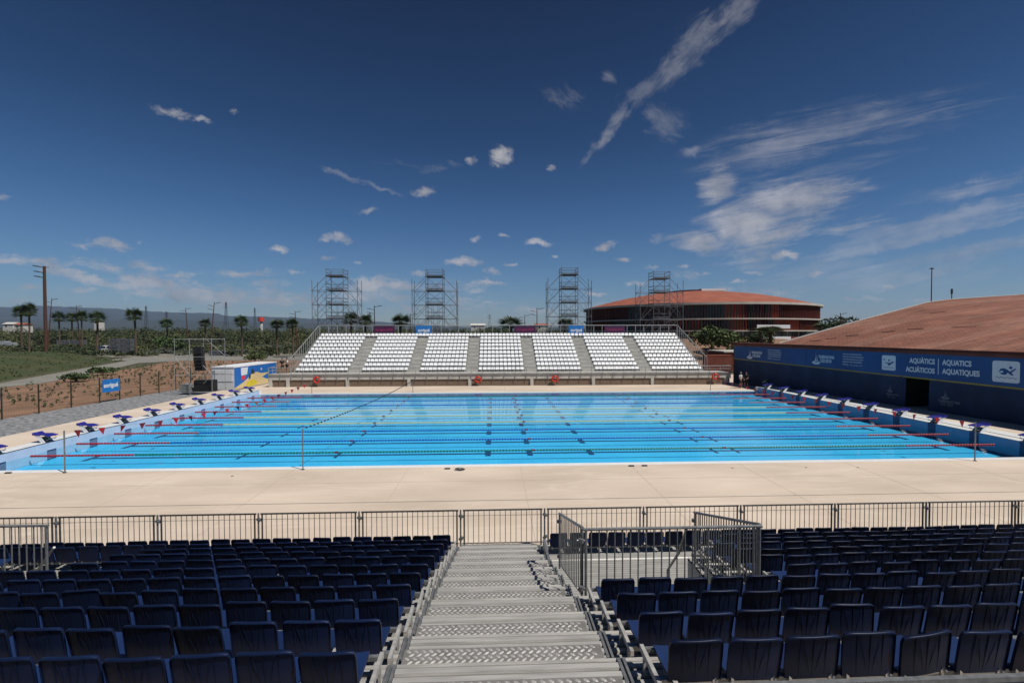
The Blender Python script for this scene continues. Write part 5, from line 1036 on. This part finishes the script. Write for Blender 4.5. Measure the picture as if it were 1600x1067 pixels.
# ------------------------------------------------------------------ people
def person(loc, rz, lab, top, bottom, pose='stand', hair='hair', sleeves=True):
    t = thing('person', lab, 'person', loc, rz)
    if pose == 'stand':
        J = dict(pel=(0,0,.93),ch=(0,.01,1.25),nk=(0,.0,1.45),hd=(0,-.02,1.58),tp=(0,-.01,1.72),nose=(0,-.11,1.60),
            sl=(-.18,0,1.40),el=(-.24,.03,1.13),wl=(-.20,-.12,.93),sr=(.18,0,1.40),er=(.25,.0,1.14),wr=(.12,-.22,1.05),
            hl=(-.10,0,.88),kl=(-.12,-.02,.49),al=(-.12,.03,.08),tl=(-.14,-.13,.03),hr=(.10,0,.88),kr=(.13,-.03,.49),ar=(.14,.02,.08),tr=(.17,-.14,.03))
    else:  # crouching, bent forward
        J = dict(pel=(0,.16,.52),ch=(0,-.08,.78),nk=(0,-.22,.92),hd=(0,-.32,1.00),tp=(0,-.36,1.12),nose=(0,-.42,.99),
            sl=(-.18,-.18,.88),el=(-.22,-.30,.64),wl=(-.12,-.44,.50),sr=(.18,-.18,.88),er=(.24,-.28,.62),wr=(.12,-.42,.46),
            hl=(-.10,.14,.48),kl=(-.16,-.26,.46),al=(-.14,.06,.09),tl=(-.15,-.10,.03),hr=(.10,.14,.48),kr=(.17,-.24,.50),ar=(.15,.08,.09),tr=(.17,-.08,.03))
    for s in 'lr':
        w_ = Vector(J['w'+s]); dr = (w_-Vector(J['e'+s])).normalized(); J['p'+s] = tuple(w_+dr*.07); sd = dr.cross(Vector((0,1,0))).normalized()
        for k in range(4): b = w_+dr*.09+sd*(.027*(k-1.5)); J['f%d%s'%(k,s)] = tuple(b+dr*(.045-.006*abs(k-1.4))); J['g%d%s'%(k,s)] = tuple(Vector(J['f%d%s'%(k,s)])+(dr*.03+Vector((0,-.012,0))))
        J['th'+s] = tuple(w_+dr*.045-sd*.055)
    rad = dict(pel=.125,ch=.14,nk=.058,hd=.085,tp=.07,nose=.018,sl=.062,sr=.062,el=.043,er=.043,wl=.03,wr=.03,hl=.088,hr=.088,kl=.058,kr=.058,al=.04,ar=.04,tl=.034,tr=.034,pl=.032,pr=.032)
    Eb = [('pel','ch'),('ch','nk'),('nk','hd'),('hd','tp'),('hd','nose')]
    for s in 'lr': Eb += [('ch','s'+s),('s'+s,'e'+s),('e'+s,'w'+s),('w'+s,'p'+s),('pel','h'+s),('h'+s,'k'+s),('k'+s,'a'+s),('a'+s,'t'+s),('w'+s,'th'+s)]+[('p'+s,'f%d%s'%(k,s)) for k in range(4)]+[('f%d%s'%(k,s),'g%d%s'%(k,s)) for k in range(4)]
    def skin(name, edges, m, k=1., add=0., root='pel', lv=1):
        names = []; 
        for a, b in edges:
            for q in (a,b):
                if q not in names: names.append(q)
        me = bpy.data.meshes.new(name); me.from_pydata([J[q] for q in names], [(names.index(a),names.index(b)) for a,b in edges], []); me.materials.append(M[m]); o = bpy.data.objects.new(name, me); COL.objects.link(o); o.parent = t
        md = o.modifiers.new('skin','SKIN'); ly = me.skin_vertices[0].data
        for i, q in enumerate(names): r = rad.get(q, .0095)*k+add; ly[i].radius = (r, r*(.72 if q in ('ch','pel') else 1)); ly[i].use_root = (q == root)
        sb = o.modifiers.new('sub','SUBSURF'); sb.levels = lv; sb.render_levels = lv; return o
    skin('body', Eb, 'skin')
    J['shl'] = tuple(Vector(J['sl']).lerp(Vector(J['el']),.75)); J['shr'] = tuple(Vector(J['sr']).lerp(Vector(J['er']),.75)); rad['shl'] = rad['shr'] = .05
    skin('shirt', [('pel','ch'),('ch','sl'),('sl','shl'),('ch','sr'),('sr','shr')], top, 1.0, .018)
    J['kkl'] = tuple(Vector(J['hl']).lerp(Vector(J['kl']),.9)); J['kkr'] = tuple(Vector(J['hr']).lerp(Vector(J['kr']),.9)); rad['kkl'] = rad['kkr'] = .068
    skin('trousers', [('pel','hl'),('hl','kkl'),('pel','hr'),('hr','kkr')], bottom, 1., .02)
    c = (Vector(J['hd'])*.35+Vector(J['tp'])*.65)+Vector((0,.02,.01)); g = MB(); g.lathe([(.001,.075),(.05,.065),(.082,.03),(.09,-.02),(.07,-.06)],10,c=c); g.build('hair',hair,t,smooth=True)
    for s in (-1,1):
        g = MB(); q = Vector(J['hd'])+Vector((s*.03,-.082,.015)); g.lathe([(.001,.008),(.009,0),(.001,-.008)],6,c=q); g.build('eye','black',t)
    g = MB(); q = Vector(J['hd'])+Vector((0,-.084,-.035)); g.box(q.x-.022,q.x+.022,q.y-.004,q.y+.004,q.z-.004,q.z+.004); g.build('mouth','dark_red',t)
    return t
person((26.55,48.25,0), .5, 'person with a pale head cover and black clothes standing on the deck corner', 'cloth_white', 'cloth_black', hair='cloth_grey')
person((27.25,48.4,0), -.6, 'person in black standing beside the one with a pale shirt', 'cloth_black', 'cloth_black')
person((28.7,47.6,.0), .9, 'person in grey crouching at the last starting block', 'cloth_grey', 'cloth_black', 'crouch')
person((30.0,52.2-1.0,0), .3, 'person in a white shirt against the screen, nearest the deck corner', 'cloth_white', 'cloth_black')
person((29.35,50.4,0), .0, 'person in dark clothes between the two white shirts', 'cloth_black', 'cloth_black')
person((29.6,49.6,.38), -.3, 'person in a white shirt against the screen, nearest the starting blocks', 'cloth_white', 'cloth_black')
person((-23.9,53.0,1.43), .4, 'person in dark clothes at the foot of the climbing stand railing', 'cloth_black', 'cloth_black'); person((-23.5,53.3,1.43), 2.4, 'person in a light top beside the dark one on the stand walkway', 'cloth_white', 'cloth_black')
p = px_at(216,548); person((p.x,p.y,0), 0, 'person in a yellow safety vest in the yard', 'hivis', 'cloth_grey'); p = px_at(223,548); person((p.x,p.y,0), 1, 'person in red in the yard beside the yellow vest', 'red_cloth', 'cloth_black')
# ------------------------------------------------------------------ air
HAZE = True
if HAZE:
    g = MB(); g.box(-11600,9000,-200,8700,-7,500); o = g.build('haze','white_paint'); o.data.materials.clear(); m = bpy.data.materials.new('haze'); m.use_nodes = True; N = m.node_tree.nodes; N.clear()
    out = N.new('ShaderNodeOutputMaterial'); v = N.new('ShaderNodeVolumePrincipled'); v.inputs['Color'].default_value = (.42,.60,.92,1); v.inputs['Density'].default_value = .00006; v.inputs['Anisotropy'].default_value = .1
    m.node_tree.links.new(v.outputs[0], out.inputs['Volume']); o.data.materials.append(m); tag(o, kind='stuff')
# ------------------------------------------------------------------ render settings
S.render.engine = 'CYCLES'; S.view_settings.view_transform = 'Standard'; S.view_settings.look = 'None'; S.view_settings.exposure = 0; S.view_settings.gamma = 1
S.cycles.use_denoising = True; S.cycles.max_bounces = 6; S.cycles.diffuse_bounces = 3; S.cycles.glossy_bounces = 3; S.cycles.transparent_max_bounces = 12; S.cycles.volume_bounces = 0; S.cycles.caustics_reflective = False; S.cycles.caustics_refractive = False
S.cycles.use_adaptive_sampling = True; S.cycles.adaptive_threshold = .02
print('objects', len(COL.objects))
